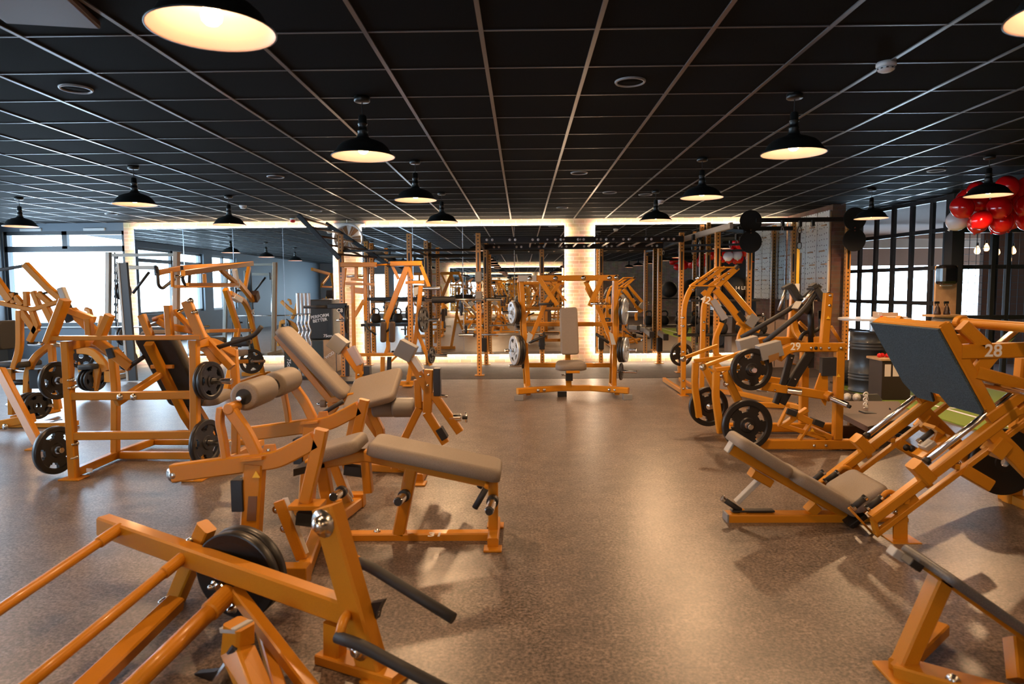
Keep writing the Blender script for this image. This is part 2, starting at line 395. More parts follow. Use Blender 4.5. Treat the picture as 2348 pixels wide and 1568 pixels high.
sbox('floor', (LX-.2, 10.76, -.2), (5.9, WY+.1, 0), FLOOR2)
sbox('trim_1', (LX-.2, 10.72, -.2), (16.2, 10.76, -.012), nmat('seam_gap_rubber', (.01,.009,.009), .8))  # dark seam strip in the gap between the two floors
sbox('floor', (5.9, 10.76, -.2), (16.2, 18.2, 0), LOBF)
sbox('floor', (4.45, 2.2, 0), (9.4, 9.7, .012), TURF)
# white field markings on the turf
bm = bmesh.new()
def mark(pp, wd=.035):
    pts = [on(x, y, 'z', .0135) for x, y in pp]; sweep(bm, pts, [(wd/2,-.001),(wd/2,.001),(-wd/2,.001),(-wd/2,-.001)], (0,0,1).__class__((0,0,1)) and V((0,0,1)))
def strip(a, b, wd=.05):
    a, b = V(a), V(b); d = (b-a).normalized(); s = V((-d.y, d.x, 0))*wd/2; vs_ = [bm.verts.new(p) for p in (a-s, b-s, b+s, a+s)]; bm.faces.new(vs_)
Z2 = .0145
strip((4.85,2.4,Z2), (4.85,9.5,Z2)); strip((8.9,2.4,Z2), (8.9,9.5,Z2))
for k in range(8):
    y = 2.9+.9*k; strip((5.1,y,Z2), (5.45,y,Z2)); strip((5.45,y-.02,Z2), (5.6,y+.12,Z2)); strip((6.6,y+.3,Z2), (6.95,y+.3,Z2)); strip((8.2,y,Z2), (8.6,y,Z2)); strip((4.85,y+.45,Z2),(5.02,y+.45,Z2))
strip((4.85,9.5,Z2), (8.9,9.5,Z2))
struct('trim_2', bm, WHD)
# ceiling and its grid
sbox('ceiling', (LX-.2, BY-.2, CE), (16.2, 18.2, CE+.2), TILE)
bm = bmesh.new(); X0 = -.2033; Y0 = 3.637
k = -17
while X0+.6*k < 16:
    x = X0+.6*k; k += 1
    if x > LX: box(bm, (x, (BY+WY)/2, CE-.003), (.024, WY-BY, .008))
k = -19
while Y0+.6*k < WY:
    y = Y0+.6*k; k += 1
    if y > BY: box(bm, ((LX+6.3)/2 + (1.6 if y < 10.2 else 0), y, CE-.002), (6.3-LX + (3.2 if y < 10.2 else 0), .011, .006))
struct('trim_3', bm, GRID)
# mirror wall with a window opening at its left end
wx0 = on(12, 640, 'y', WY).x; wx1 = on(289, 640, 'y', WY).x; sill = on(150, 748, 'y', WY).z; top = 2.60
sboxes('wall_back', [((LX, WY, 0), (wx0, WY+.25, CE)), ((wx0, WY, 0), (wx1, WY+.25, sill)), ((wx0, WY, top), (wx1, WY+.25, CE))], LW)
sbox('wall_back', (wx1, WY, 0), (5.9, WY+.25, CE), BRICK)
tr = on(150, 570, 'y', WY).z
bm = bmesh.new()
for a, b in (((wx0, sill), (wx0+.06, top)), ((wx1-.06, sill), (wx1, top)), ((wx0, sill), (wx1, sill+.07)), ((wx0, top-.07), (wx1, top)), ((wx0, tr-.06), (wx1, tr+.05)), (((wx0+wx1)/2-.05, tr), ((wx0+wx1)/2+.05, top))):
    quadbox(bm, (a[0], WY+.03, a[1]), (b[0], WY+.11, b[1]))
wf = struct('window_1', bm, ANTH)
bm = bmesh.new(); quadbox(bm, (wx0, WY-.04, sill-.03), (wx1, WY+.03, sill)); link('window_sill', bm, LGRY, wf)
bm = bmesh.new()
for cx in ((wx0+wx1)/2-.62, (wx0+wx1)/2+.62): box(bm, (cx, WY+.0, top+.03), (.42, .05, .05), .008)
link('trickle_vent', bm, LGRY, wf)
# side window wall (left), seen only obliquely
oy = [(2.0, 3.9), (4.5, 8.2), (8.8, 12.5)]
L_ = [((LX-.25, BY, 0), (LX, WY, .8)), ((LX-.25, BY, 2.6), (LX, WY, CE)), ((LX-.25, BY, .8), (LX, oy[0][0], 2.6)), ((LX-.25, oy[0][1], .8), (LX, oy[1][0], 2.6)), ((LX-.25, oy[1][1], .8), (LX, oy[2][0], 2.6)), ((LX-.25, oy[2][1], .8), (LX, WY+.25, 2.6))]
sboxes('wall_left', L_, LW)
for i, (a, b) in enumerate(oy):
    bm = bmesh.new()
    for p, q in (((a, .8), (a+.06, 2.6)), ((b-.06, .8), (b, 2.6)), ((a, .8), (b, .87)), ((a, 2.53), (b, 2.6)), ((a, tr-.05), (b, tr+.05)), (((a+b)/2-.05, .8), ((a+b)/2+.05, 2.6))): quadbox(bm, (LX-.15, p[0], p[1]), (LX-.07, q[0], q[1]))
    struct('window_%d' % (i+2), bm, ANTH)
# wall behind the camera with tall windows, a mirror and led strips (seen in the mirrors)
sboxes('wall_front', [((LX, BY-.25, 0), (-8.6, BY, CE)), ((-8.6, BY-.25, 0), (-4.6, BY, .25)), ((-8.6, BY-.25, 2.2), (-4.6, BY, CE)), ((-6.7, BY-.25, .25), (-6.4, BY, 2.2))], PW)
sbox('wall_front', (-4.6, BY-.25, 0), (9.6, BY, CE), BRICK)
sboxes('wall_right', [((9.4, BY, 0), (9.65, 10.2, .3)), ((9.4, BY, 2.3), (9.65, 10.2, CE)), ((9.4, BY, .3), (9.65, 9.2, 2.3)), ((9.4, 9.2, .3), (9.65, 10.2, 2.3))], DW)
# mirrors with back-lit edges
def mirror(n, x0, x1, z0, z1, y=MY, f=1, seams=()):
    bm = bmesh.new(); quadbox(bm, (x0, y, z0), (x1, y+.006*f, z1)); o = struct('trim_%d' % n, bm, MIR)
    bm = bmesh.new(); a, b = y+.03*f, y+.055*f; e = .012
    quadbox(bm, (x0-e, a, z1), (x1+e, b, z1+e)); quadbox(bm, (x0-e, a, z0-e), (x1+e, b, z0)); quadbox(bm, (x0-e, a, z0), (x0, b, z1))
    if n != 6: quadbox(bm, (x1, a, z0), (x1+e, b, z1))
    link('led_strip', bm, LEDM, o)
    bm = bmesh.new(); quadbox(bm, (x0+.01, y+.006*f, z0+.01), (x1-.01, y+.028*f, z1-.01)); link('backing_board', bm, DW, o)
    bm = bmesh.new()
    for s_ in seams: quadbox(bm, (s_-.007, y-.001*f, z0), (s_+.007, y+.001*f, z1))
    fr = .012
    quadbox(bm, (x0, y-.004*f, z0), (x0+fr, y, z1)); quadbox(bm, (x1-fr, y-.004*f, z0), (x1, y, z1)); quadbox(bm, (x0, y-.004*f, z1-fr), (x1, y, z1)); quadbox(bm, (x0, y-.004*f, z0), (x1, y, z0+fr))
    link('mirror_edge', bm, nmat('mirror_edge_trim', (.5,.52,.55), .25, .9), o)
    return o
xm = lambda px: on(px, 660, 'y', MY).x
mz0 = on(1240, 812, 'y', MY).z; mz1 = on(1240, 516, 'y', MY).z
mirror(4, xm(313), xm(766), mz0, mz1, seams=[xm(425), xm(538), xm(652)])
mirror(5, xm(832), xm(1295), mz0, mz1, seams=[xm(948), xm(1062), xm(1180)])
mirror(6, xm(1364), 5.0, mz0, mz1, seams=[xm(1480), xm(1596)])
mirror(7, -3.6, 2.0, .3, 2.5, BY+.12, -1)
# brick stub wall that carries the pegboards
sbox('wall_right', (5.06, 11.3, 0), (5.27, WY, CE), BRICKD)
# steel and glass partition on the right
A = V((6.34, 10.2, 0)); Bv = V((5.98, WY+.05, 0)); dAB = (Bv-A).normalized(); nAB = V((dAB.y, -dAB.x, 0))
def pane_wall(idx, P0, P1, cols, rows, m=ANTH, fw=.062, glass=True):
    d = (P1-P0); Ln = d.length; d.normalize(); ang = math.atan2(d.y, d.x); bm = bmesh.new(); M = Matrix.Rotation(ang, 4, 'Z')
    for t in cols: box(bm, P0+d*t+V((0,0,CE/2)), (fw, .06, CE), .003, M)
    for z in rows: box(bm, P0+d*Ln/2+V((0,0,z)), (Ln, .05, fw), .003, M)
    o = struct('window_%d' % idx, bm, m)
    if glass:
        bm = bmesh.new(); box(bm, P0+d*Ln/2+V((0,0,CE/2)), (Ln-.02, .008, CE-.06), 0, M); link('pane', bm, PANE, o)
    return o
PANE = bpy.data.materials.new('window_pane'); PANE.use_nodes = True; n_ = PANE.node_tree; n_.nodes.clear()
mo = n_.nodes.new('ShaderNodeOutputMaterial'); mx = n_.nodes.new('ShaderNodeMixShader'); tr_ = n_.nodes.new('ShaderNodeBsdfTransparent'); gl = n_.nodes.new('ShaderNodeBsdfGlossy'); gl.inputs['Roughness'].default_value = .01; fr = n_.nodes.new('ShaderNodeMath'); fr.operation = 'POWER'; fr.inputs[1].default_value = 2.5; lw_ = n_.nodes.new('ShaderNodeLayerWeight'); lw_.inputs['Blend'].default_value = .25; n_.links.new(lw_.outputs['Facing'], fr.inputs[0])
n_.links.new(fr.outputs[0], mx.inputs[0]); n_.links.new(tr_.outputs[0], mx.inputs[1]); n_.links.new(gl.outputs[0], mx.inputs[2]); n_.links.new(mx.outputs[0], mo.inputs['Surface'])
Ln = (Bv-A).length
pane_wall(5, A, Bv, [.45*k for k in range(1, 7)] + [Ln-.03], [.03, .62, 1.15, 1.69, 2.25, CE-.04])
sbox('trim_8', (6.26, 10.1, 0), (6.42, 10.28, CE), ANTH)
C0 = V((6.42, 10.2, 0)); C1 = V((9.4, 10.2, 0))
pane_wall(6, C0, C1, [.03, .50, .72, 1.3, 2.0, 2.9], [.03, .95, 1.69, 2.22, CE-.04])
sbox('trim_9', (6.42, 10.14, 2.19), (9.4, 10.26, 2.30), ANTH)
# lobby beyond the partition: open glazed front far behind, dark lintel above it
sboxes('wall_lobby', [((5.65, WY+.25, 0), (5.9, 18, CE)), ((5.9, 17.9, 1.95), (16, 18.1, CE)), ((15.9, 10.2, 1.95), (16.1, 18, CE)), ((9.4, 10.2, 0), (16, 10.35, CE)), ((8.25, 12.4, 0), (13, 12.5, CE))], nmat('brown_lobby_wall', (.15,.065,.03), .7))
sbox('ceiling', (6.42, 10.28, CE-.02), (16, 17.9, CE-.002), nmat('brown_lobby_ceiling', (.07,.032,.018), .8, spec=.1))
bm = bmesh.new()
for x in (7.2, 8.4, 9.1, 10.6, 12.4, 14.2): quadbox(bm, (x, 17.9, 0), (x+.12, 18.0, 1.95))
struct('window_7', bm, ANTH)
sbox('trim_10', (6.0, 15.2, 2.25), (12, 15.35, 2.45), nmat('cream_bulkhead', (.6,.5,.4), .6))
# window portals let the daylight sample well
def portal(loc, rot, sx, sy):
    l = bpy.data.lights.new('window_portal', 'AREA'); l.shape = 'RECTANGLE'; l.size = sx; l.size_y = sy; l.cycles.is_portal = True
    o = bpy.data.objects.new('window_portal', l); COL.objects.link(o); o.location = loc; o.rotation_euler = rot
0 and portal(((wx0+wx1)/2, WY+.27, (sill+top)/2), (PI/2, 0, PI), wx1-wx0, top-sill)
# ---------------------------------------------------------------- ceiling fittings
LAMP_W = 78
def pendant(x, y, label):
    W_ = LAMP_W*(.42 if y < 1 else .55 if y < 3 else 1)*(.4 if x < -3 else 1)*(.3 if x > 3 and y < 6 else 1)*(.75 if x > 1 and y < 5 else 1)
    o = empty('pendant_lamp', (x, y, CE)); tag(o, label, 'lamp', None)
    b = bmesh.new(); lathe(b, [(0,0), (.055,0), (.055,-.03), (.048,-.036), (0,-.038)], (0,0,0), (0,0,1), 22); link('ceiling_rose', b, SHOU, o)
    b = bmesh.new(); cyl(b, (0,0,-.03), (0,0,-.135), .004, 8); link('cord', b, BLK, o)
    b = bmesh.new(); lathe(b, [(0,-.125), (.022,-.125), (.028,-.135), (.028,-.175), (.033,-.178), (.033,-.188), (.029,-.191), (.031,-.225), (.036,-.228), (.036,-.238), (.033,-.241), (.042,-.275), (.046,-.285)], (0,0,0), (0,0,1), 24); link('neck', b, SHOU, o)
    b = bmesh.new()
    out = [(.046,-.278), (.06,-.288), (.10,-.300), (.145,-.320), (.172,-.345), (.19,-.375), (.215,-.398), (.220,-.402), (.220,-.408)]
    inn = [(.215,-.408), (.211,-.400), (.186,-.378), (.168,-.349), (.142,-.324), (.098,-.304), (.05,-.292), (0,-.288)]
    lathe(b, out+inn, (0,0,0), (0,0,1), 40, mi=[0]*(len(out)-1)+[0]+[1]*(len(inn)-1)); link('lamp_shade', b, [SHOU, SHIN], o)
    b = bmesh.new(); lathe(b, [(0,-.292), (.018,-.294), (.018,-.318), (.03,-.334), (.037,-.354), (.034,-.372), (.02,-.386), (0,-.39)], (0,0,0), (0,0,1), 20); link('bulb', b, BULB, o)
    l = bpy.data.lights.new('lamp_light', 'SPOT'); l.energy = W_; l.color = (1., .62, .33); l.spot_size = math.radians(168); l.spot_blend = .35; l.shadow_soft_size = .05
    lo = bpy.data.objects.new('lamp_light', l); COL.objects.link(lo); lo.parent = o; lo.location = (0,0,-.40)
    return o
LL = {(-1.1,2.5):'closest pendant lamp, cropped by the top edge, glowing bulb in view', (-1.1,4.83):'black pendant lamp with bright bulb, second closest of the middle-left row', (-1.1,7.18):'black pendant lamp, third in the middle-left row', (-1.1,9.52):'farthest black pendant lamp of the middle-left row, above the perforated rack post',
 (-4.12,7.31):'black pendant lamp hanging over the high-arm chest press, above the white-lit window corner', (-4.1,9.62):'black pendant lamp over the yellow pulldown machine, nearest to the mirrored wall on the left', (-7.05,9.6):'black pendant lamp in front of the daylight window at far left',
 (1.9,4.88):'large looking black pendant lamp with bright bulb, near the white smoke detector', (1.87,7.2):'black pendant lamp, middle one of the row right of centre', (1.85,9.55):'small looking black pendant lamp just right of the lit brick column',
 (4.8,9.55):'black pendant lamp in front of the steel framed windows', (4.84,7.25):'black pendant lamp in front of the red balloon cluster', (1.92,2.45):'lamp shade cut by the right edge at the ceiling'}
for (x, y), lb in LL.items(): pendant(x, y, lb)
for x in (-7.05, -4.1, -1.1, 1.88, 4.82):
    for y in (-.1, -2.4, -4.8): pendant(x, y, 'black pendant lamp behind the camera, seen only in the mirrors')['group'] = 'pendant lamps behind the camera'
pendant(-7.05, 7.3, 'black pendant lamp outside the frame at the window side')['group'] = 'pendant lamps outside the frame'
pendant(-4.1, 4.9, 'black pendant lamp outside the frame at the window side')['group'] = 'pendant lamps outside the frame'
pendant(-4.1, 2.5, 'black pendant lamp outside the frame at the window side')['group'] = 'pendant lamps outside the frame'
pendant(-7.05, 4.9, 'black pendant lamp outside the frame at the window side')['group'] = 'pendant lamps outside the frame'
pendant(4.84, 4.9, 'black pendant lamp outside the frame at the window side')['group'] = 'pendant lamps outside the frame'
pendant(4.84, 2.5, 'black pendant lamp outside the frame at the window side')['group'] = 'pendant lamps outside the frame'
SPK = nmat('speaker_grille', (.16,.165,.17), .5)
def speaker(px, py, lb, r=.10):
    p = on(px, py, 'z', CE-.004); o = empty('ceiling_speaker', p); tag(o, lb, 'ceiling speaker')
    b = bmesh.new(); lathe(b, [(r*.84,.0), (r*.86,-.009), (r*.95,-.01), (r,-.003), (r,.003)], (0,0,0), (0,0,1), 36); link('rim', b, nmat('speaker_rim', (.3,.31,.32), .4), o)
    b = bmesh.new(); lathe(b, [(0,-.002), (r*.84,-.002), (r*.84,.003)], (0,0,0), (0,0,1), 36); link('grille', b, TILE, o)
for px, py, lb in ((174,203,'round ceiling speaker catching blue daylight near the left side'), (1445,187,'closest round ceiling speaker right of centre'), (632,405,'round ceiling speaker over the left machines'), (1328,396,'round ceiling speaker in the orange-lit ceiling lane'), (1398,441,'round ceiling speaker just beyond and right of the orange lane'),
                   (1289,476,'farthest round ceiling speaker, just before the lit wall'), (2147,391,'round ceiling speaker between the two lamps at right'), (1480,446,'faint round ceiling speaker behind the small lamp right of the brick column'), (725,483,'faint round ceiling speaker close to the left mirror'), (255,490,'round ceiling speaker near the daylight window')):
    speaker(px, py, lb)
def smoke(px, py, lb, red=False):
    p = on(px, py, 'z', CE); o = empty('smoke_detector', p); tag(o, lb, 'smoke detector')
    b = bmesh.new(); lathe(b, [(0,0), (.055,0), (.057,-.02), (.05,-.03)], (0,0,0), (0,0,1), 28); link('base', b, WHT, o)
    b = bmesh.new(); lathe(b, [(.046,-.03), (.046,-.036), (.05,-.037), (.044,-.048), (.03,-.056), (0,-.058)], (0,0,0), (0,0,1), 28); link('sensor_cap', b, WHT, o)
    b = bmesh.new()
    for k in range(10): a = k*PI/5; box(b, (.044*math.cos(a), .044*math.sin(a), -.040), (.012,.012,.006), 0, Matrix.Rotation(a, 4, 'Z'))
    link('vent_slots', b, BLK, o)
smoke(2032, 143, 'white smoke detector at a ceiling grid crossing, closest one'); smoke(557, 470, 'white smoke detector beside the lamp over the pulldown machine'); smoke(1514, 459, 'white smoke detector behind the lamp right of the brick column')
p = on(671, 504, 'z', CE-.03); o = empty('fire_sounder', p); tag(o, 'small red and white fire alarm sounder on the ceiling', 'alarm')
b = bmesh.new(); lathe(b, [(0,.03), (.05,.03), (.05,.0), (0,0)], (0,0,0), (0,0,1), 20); link('base', b, WHT, o)
b = bmesh.new(); lathe(b, [(.05,0), (.045,-.04), (.02,-.05), (0,-.05)], (0,0,0), (0,0,1), 20); link('sounder_cap', b, REDM, o)
p = on(40, -25, 'z', CE); o = empty('ceiling_box', p); tag(o, 'dark brown ceiling box with screws, cropped at the top left corner', 'ceiling box')
b = bmesh.new(); box(b, (-.02,.12,-.02), (.42,.42,.04), .01, Matrix.Rotation(.2, 4, 'Z')); link('cover', b, nmat('brown_cover', (.10,.045,.03), .5), o)
b = bmesh.new(); cyl(b, (.02,-.05,-.04), (.02,-.05,-.046), .01, 10); cyl(b, (.15,-.02,-.04), (.15,-.02,-.046), .01, 10); link('screw', b, BOLT, o)
# ================================================================ machine 31: leg curl bench in the middle foreground
m = Mach('leg_curl_machine', 'yellow lying leg curl bench marked 31 with two-section taupe pads and twin ankle rollers', 'gym machine', -1.0, 3.80, 0)
m.pl = ('y', 0.)
m.bar('frame', [(740,1232), (1140,1229)], .075, .06)
m.bar('frame', [(915,1222), (944,1072)], .075, .07)
m.bar('frame', [(1131,1246), (1131,1085)], .06, .055)
m.bar('frame', [(705,1066), (838,1042), (1128,1104)], .07, .065, r=.05)
m.bar('frame', [(838,1045), (845,1128)], .06, .05)
m.bar('frame', [(765,1222), (737,1060)], .07, .07)
p = m.q(1133, 1250)
m.bar('foot', [(p.x,-.16,.03), (p.x,.2,.03)], .06, .06, n=(1,0,0)); m.box('foot', (p.x,-.17,.006), (.10,.09,.012)); m.box('foot', (p.x,.2,.006), (.10,.09,.012))
e = m.q(692, 1318, 'z', .04)
for sg in (-1, 1):
    m.bar('frame', [(-.18,0,.035), (e.x, -sg*abs(e.y), .035)], .07, .07, n=(0,0,1)); m.box('frame', (e.x-.03, -sg*abs(e.y), .045), (.13,.08,.09))
m.pad('bench_pad', (852,1016), (1150,1079), .31, .075, cr=.05, bev=.03)
m.pad('chest_pad/hip', (722,1041), (832,1010), .31, .07, cr=.05, bev=.03)
m.poly('bracket/under', [(690,1062), (735,1052), (735,1066), (690,1078)], .26, mat=BLK)
N = -.46; m.pl = ('y', N)
# main uprights with perforated range selector
m.bar('upright', [(585,1062), (572,1290)], .075, .095, mir=True, mat=YEL); b = m.q(570, 1310)
m.box('upright', (b.x, N, .03), (.16,.12,.06), mir=True)
m.bar('base', [(b.x, N, .035), (e.x, -abs(e.y), .035)], .06, .06, n=(0,0,1), mir=True)
m.bar('lever_arm', [(397,1084), (592,1058), (640,1052), (724,1008)], .06, .088, r=.12, mir=True)
m.bar('lever_arm', [(738,984), (722,1060), (700,1150)], .06, .062, mir=True)
m.box('bracket/foot', (705,1157), (.16,.12,.025), mir=True); m.box('bumper', (717,1190), (.155,.06,.065), ang=8, mir=True)
m.bar('support_arm/in', [(527,938), (566,992), (600,1062)], .05, .055, r=.05, mir=True)
m.bar('support_arm/out', [(507,935), (503,965), (513,1010), (522,1082)], .05, .03, r=.06, mir=True)
m.cyl('support_arm/hub', m.q(528,936)+V((0,-.03,0)), m.q(528,936)+V((0,.08,0)), .028, mir=True)
m.bolt([(592,1066), (586,1108)], r=.022, mir=False, h=.02); m.bolt([(402,1087)], r=.03, h=.03, mir=True)
q0 = m.q(602,1085); m.poly('sticker', [(V((q0.x-.035,N-.045,q0.z-.01))), V((q0.x+.005,N-.045,q0.z-.01)), V((q0.x-.015,N-.045,q0.z+.025))], .002)
m.poly('placard/side', [(577,1132), (597,1132), (594,1188), (573,1188)], .002, mat=nmat('printed_plate', (.18,.08,.03), .5)); 
for o_ in (0,): m.bms['placard/side'].verts.ensure_lookup_table(); bmesh.ops.translate(m.bms['placard/side'], vec=(0,-.041,0), verts=m.bms['placard/side'].verts)
m.box('adjuster', (552,1131), (.06,.10,.16), mir=True); m.bolt([(556,1102), (552,1130), (549,1160)], r=.012, mir=True)
m.bar('bracket/brace', [(560,1050), (610,1045)], .12, .015, mir=True); m.poly('bracket/ear', [(600,1045), (607,1020), (630,1018), (637,1052)], .02, mir=True); m.bolt([(617,1032)], r=.016, mir=True)
m.bar('frame', [(640,1148), (692,1280)], .03, .055, mir=True)
m.poly('placard', [(648,1142), (660,1140), (708,1266), (698,1272)], .004, mir=True)
m.bolt([(634,1168), (652,1212)], r=.014)
r0 = m.q(540, 917); rr = .075
for sg in (-1, 1):
    m.roller('roller_pad/%d' % sg, (r0.x, sg*.05, r0.z), (r0.x, sg*.36, r0.z), rr); m.cyl('pin/%d' % sg, (r0.x, sg*.02, r0.z), (r0.x, sg*.42, r0.z), .014)
    m.roller('roller_pad/core%d' % sg, (r0.x, sg*.048, r0.z), (r0.x, sg*.362, r0.z), .048, mat=RUBM)
m.pl = ('y', 0.)
m.tube('grip', [V(m.q(1118,1098))+V((0,-.19,0)), V(m.q(1094,1140))+V((0,-.19,0))], .017, mir=True); m.tube('bracket/g', [V(m.q(1118,1098))+V((0,-.19,0)), V(m.q(1120,1098))+V((0,.19,0))], .012)
for (x0, y0, x1, y1, dy) in ((931,1130,919,1166,-.16), (1131,1142,1131,1192,-.22), (788,1122,776,1158,-.14)):
    a = m.q(x0, y0); a.y -= .035; bq = a + V((-.01, dy, .01)); m.cyl('weight_horn/%d' % x0, a, bq, .025); m.cyl('spring_collar/%d' % x0, a, a+(bq-a)*.25, .034); m.cyl('knob/%d' % x0, bq, bq+(bq-a)*.08, .02)
m.cyl('pin/sel', (792,1075+50), (808,1150), .01)
t = m.q(998, 1226, 'z', .0665); m.text('number', '31', (t.x, t.y, .0672), (1,0,0), (0,1,0), .085)
m.bolt([(865,1190+30)], r=.014)
m.end()
# ================================================================ bottom right bench
m = Mach('weight_bench', 'dark padded flat bench frame cropped at the bottom right corner, near the camera', 'bench', 1.45, 2.42, 0)
m.pl = ('y', 0.)
m.bar('leg', [(2066,1534), (2160,1322)], .075, .06, mat=YEL); m.box('foot', (2062,1546), (.12,.16,.02))
m.pl = ('y', .15); pa = m.q(2066,1250); pb = m.q(2470,1533); pa.y = pb.y = 0.; m.pl = ('y', 0.)
m.pad('bench_pad', pa, pb, .32, .034, cr=.03, bev=.012, mat=noisy(nmat('worn_grey_upholstery', rough=.4), 200, (.075,.075,.078), (.12,.12,.125)))
m.bar('frame', [(2122,1296), (2348,1458), (2420,1510)], .075, .034)
m.box('bracket/cap', V(m.q(2056,1269,'y',.1)), (.05,.05,.035), ang=34, mat=LGRY); m.box('bracket/k', (2092,1290), (.05,.06,.03), ang=34, mat=BLK)
a = m.q(2060, 1530)
m.bar('base', [a, (a.x+.28, -.30, .07), (a.x+.75, -.42, .07)], .05, .10, n=(0,0,1), mat=YEL, r=.05)
m.bolt([V((a.x+.10,-.155,.07)), V((a.x+.33,-.345,.07))], ax=(.6,.7,0), r=.016)
m.bar('base', [a, (a.x+.3,.25,.05)], .05, .07, n=(0,0,1)); m.bar('leg/2', [(2335,1560,'z',.03), (2325,1465)], .06, .05, mat=YEL)
m.bar('base', [(a.x+.25,-.25,.06), (a.x+1.2,-.25,.06)], .06, .07, n=(0,0,1)); m.bolt([(2318,1532)], r=.012)
m.end()
# ================================================================ bottom left machine, close to the camera
m = Mach('seated_row_machine', 'close yellow row machine cropped at the lower left, long tubes and black rubber handles', 'gym machine', -.57, 2.42, -26)
m.pl = ('y', 0.); RW = m.I.to_3x3()
m.bar('frame', [(238,1203), (806,1404)], .07, .092)
m.bar('upright', [(750,1160), (868,1575)], .075, .105); m.bolt([(757,1193)], r=.036, h=.04); m.bolt([(838,1478)], r=.028, h=.03)
for i_, b_ in enumerate([k_ for k_ in m.bms if k_.startswith('bolt')]): bmesh.ops.translate(m.bms[b_], vec=(0,-.038,0), verts=m.bms[b_].verts)
m.bar('leg', [(768,1425), (768,1556)], .06, .075, mat=YEL); a = m.q(760, 1556); bq = m.q(885, 1556)
m.bar('base', [(a.x-.04,0,.02), (bq.x+.06,0,.02)], .09, .04); m.box('foot', (bq.x,0,.006), (.14,.14,.012)); 
d = RW @ V((-.254, -1, -.216)).normalized()
for k, (x, y, r, L) in enumerate(((266,1217,.022,1.5), (413,1283,.022,1.7), (516,1368,.034,1.4))):
    p = m.q(x, y, 'y', -.04); e = p + d*L
    if e.z < .03: e = p + d*((p.z-.03)/-d.z)
    m.tube('crossbar/%d' % k, [p-d*.02, e], r, mat=YEL)
    m.cyl('bracket/%d' % k, p-d*.03, p+d*.10, r*1.2, mat=YEL)
m.bar('lever_arm', [(540,1356), (735,1610,'z',.03)], .05, .05); m.bar('lever_arm/2', [(600,1440), (645,1600,'z',.03)], .045, .05)
m.pl = ('y', .075); m.bar('lever_arm/3', [(474,1206), (398,1385)], .06, .075); m.bolt([(452,1232)], r=.016, h=.05)
m.bolt([(392,1370)], r=.016, h=.06)
for k, (x, y, L, w_) in enumerate(((402,1382,.75,.075), (345,1500,.45,.06))):
    p = m.q(x, y, 'y', -.06); m.bar('crossbar/b%d' % k, [p, m.q(*((175,1600), (225,1640))[k], 'z', .045)], w_, w_*.8, mat=YEL)
# rubber handles
m.pl = ('y', .10)
m.tube('handle', [(822,1288), (850,1300), (930,1350), (1040,1418)], .021, r=.04); m.cyl('bracket/h1', (812,1284), (826,1293), .024, mat=YEL); 
m.pl = ('y', -.14)
m.tube('bracket/h2', [(800,1405,'y',-.02), (786,1425,'y',-.10), (777,1462)], .018, r=.03, mat=YEL)
m.tube('handle/2', [(772,1460), (830,1480), (900,1518), (1040,1592)], .021, r=.04)
m.pl = ('y', .04); m.poly('adjuster', [(852,1380), (882,1375), (870,1400), (866,1418), (858,1400)], .03); m.tube('pin', [(868,1400), (858,1430)], .006)
# storage peg close to the lens
m.pl = ('y', -.28); m.bar('support_arm', [(548,1430), (545,1490), (620,1660,'z',.04)], .08, .085); m.box('bracket/cap', (542,1436), (.085,.08,.02), mat=LGRY, ang=-10)
m.cyl('spring_collar', (562,1475), (545,1500), .045); m.cyl('weight_horn', (550,1492), (478,1600), .026); m.poly('adjuster/2', [(452,1540), (500,1535), (505,1552), (470,1560)], .03)
pc = on(546, 1338, 'y', 2.83); pc.z = max(pc.z, .205)
ax = V((.254, 1, .1)).normalized()
c1 = pc; plate(c1, ax, .195, .045, 'black bumper plate stacked on the close row machine, nearer of the two', 'plates on the close row machine', me=plate_mesh(.195, .045, True)); plate(c1+ax*.05, ax, .195, .045, 'black bumper plate stacked on the close row machine, farther of the two', 'plates on the close row machine')
lc = m.I @ c1; dl = RW @ ax
m.cyl('weight_horn/p', lc-dl*.12, lc+dl*.16, .024); m.bolt([m.q(492,1342,'y',-.01), m.q(536,1394,'y',-.01)], r=.014, h=.03)
m.end()
# ================================================================ machine 28: leg press on the right
m = Mach('leg_press_machine', 'yellow leg press marked 28 with large dark carpeted foot plate and reclined taupe seat', 'gym machine', 1.9, 4.10, 0)
Y0m = 0.
m.pl = ('y', 0.)
m.bar('base', [(1666,1186), (1935,1186)], .10, .062); m.bar('base', [(1900,1190), (2075,1193)], .08, .055)
m.box('foot_cap', (1664,1186), (.012,.105,.066)); m.box('foot', (1700,1204), (.10,.14,.012))
m.bar('frame', [(1674,1027), (1948,1183)], .075, .065); m.box('foot_cap/b', (1672,1024), (.015,.08,.07), ang=30, mat=LGRY)
m.bar('support_arm', [(1748,1092), (1688,1152)], .05, .028, mat=LGRY); m.bar('bracket', [(1722,1082), (1765,1106)], .09, .05)  # strut's light grey stands in for the white light on it
m.bar('bracket/2', [(1855,1158), (1870,1172)], .08, .07)
m.tube('handle/foot', [(1657,1143), (1700,1172)], .017); m.cyl('knob', (1655,1141), (1662,1146), .020, mat=CHR); m.tube('bracket/c', [(1698,1170), (1726,1190)], .02, mat=YEL); m.box('foot', (1725,1192), (.05,.09,.05))
m.box('adjuster', (1725,1170), (.26,.05,.012))
m.pad('backrest', (1681,1002), (1800,1076), .30, .07, cr=.05, bev=.03)
m.pad('backrest/2', (1806,1079), (1944,1160), .32, .075, cr=.05, bev=.03)
m.pad('seat', (1924,1145), (2000,1100), .42, .075, cr=.045, bev=.03)
m.bar('frame', [(1950,1185), (2010,1120)], .10, .05)
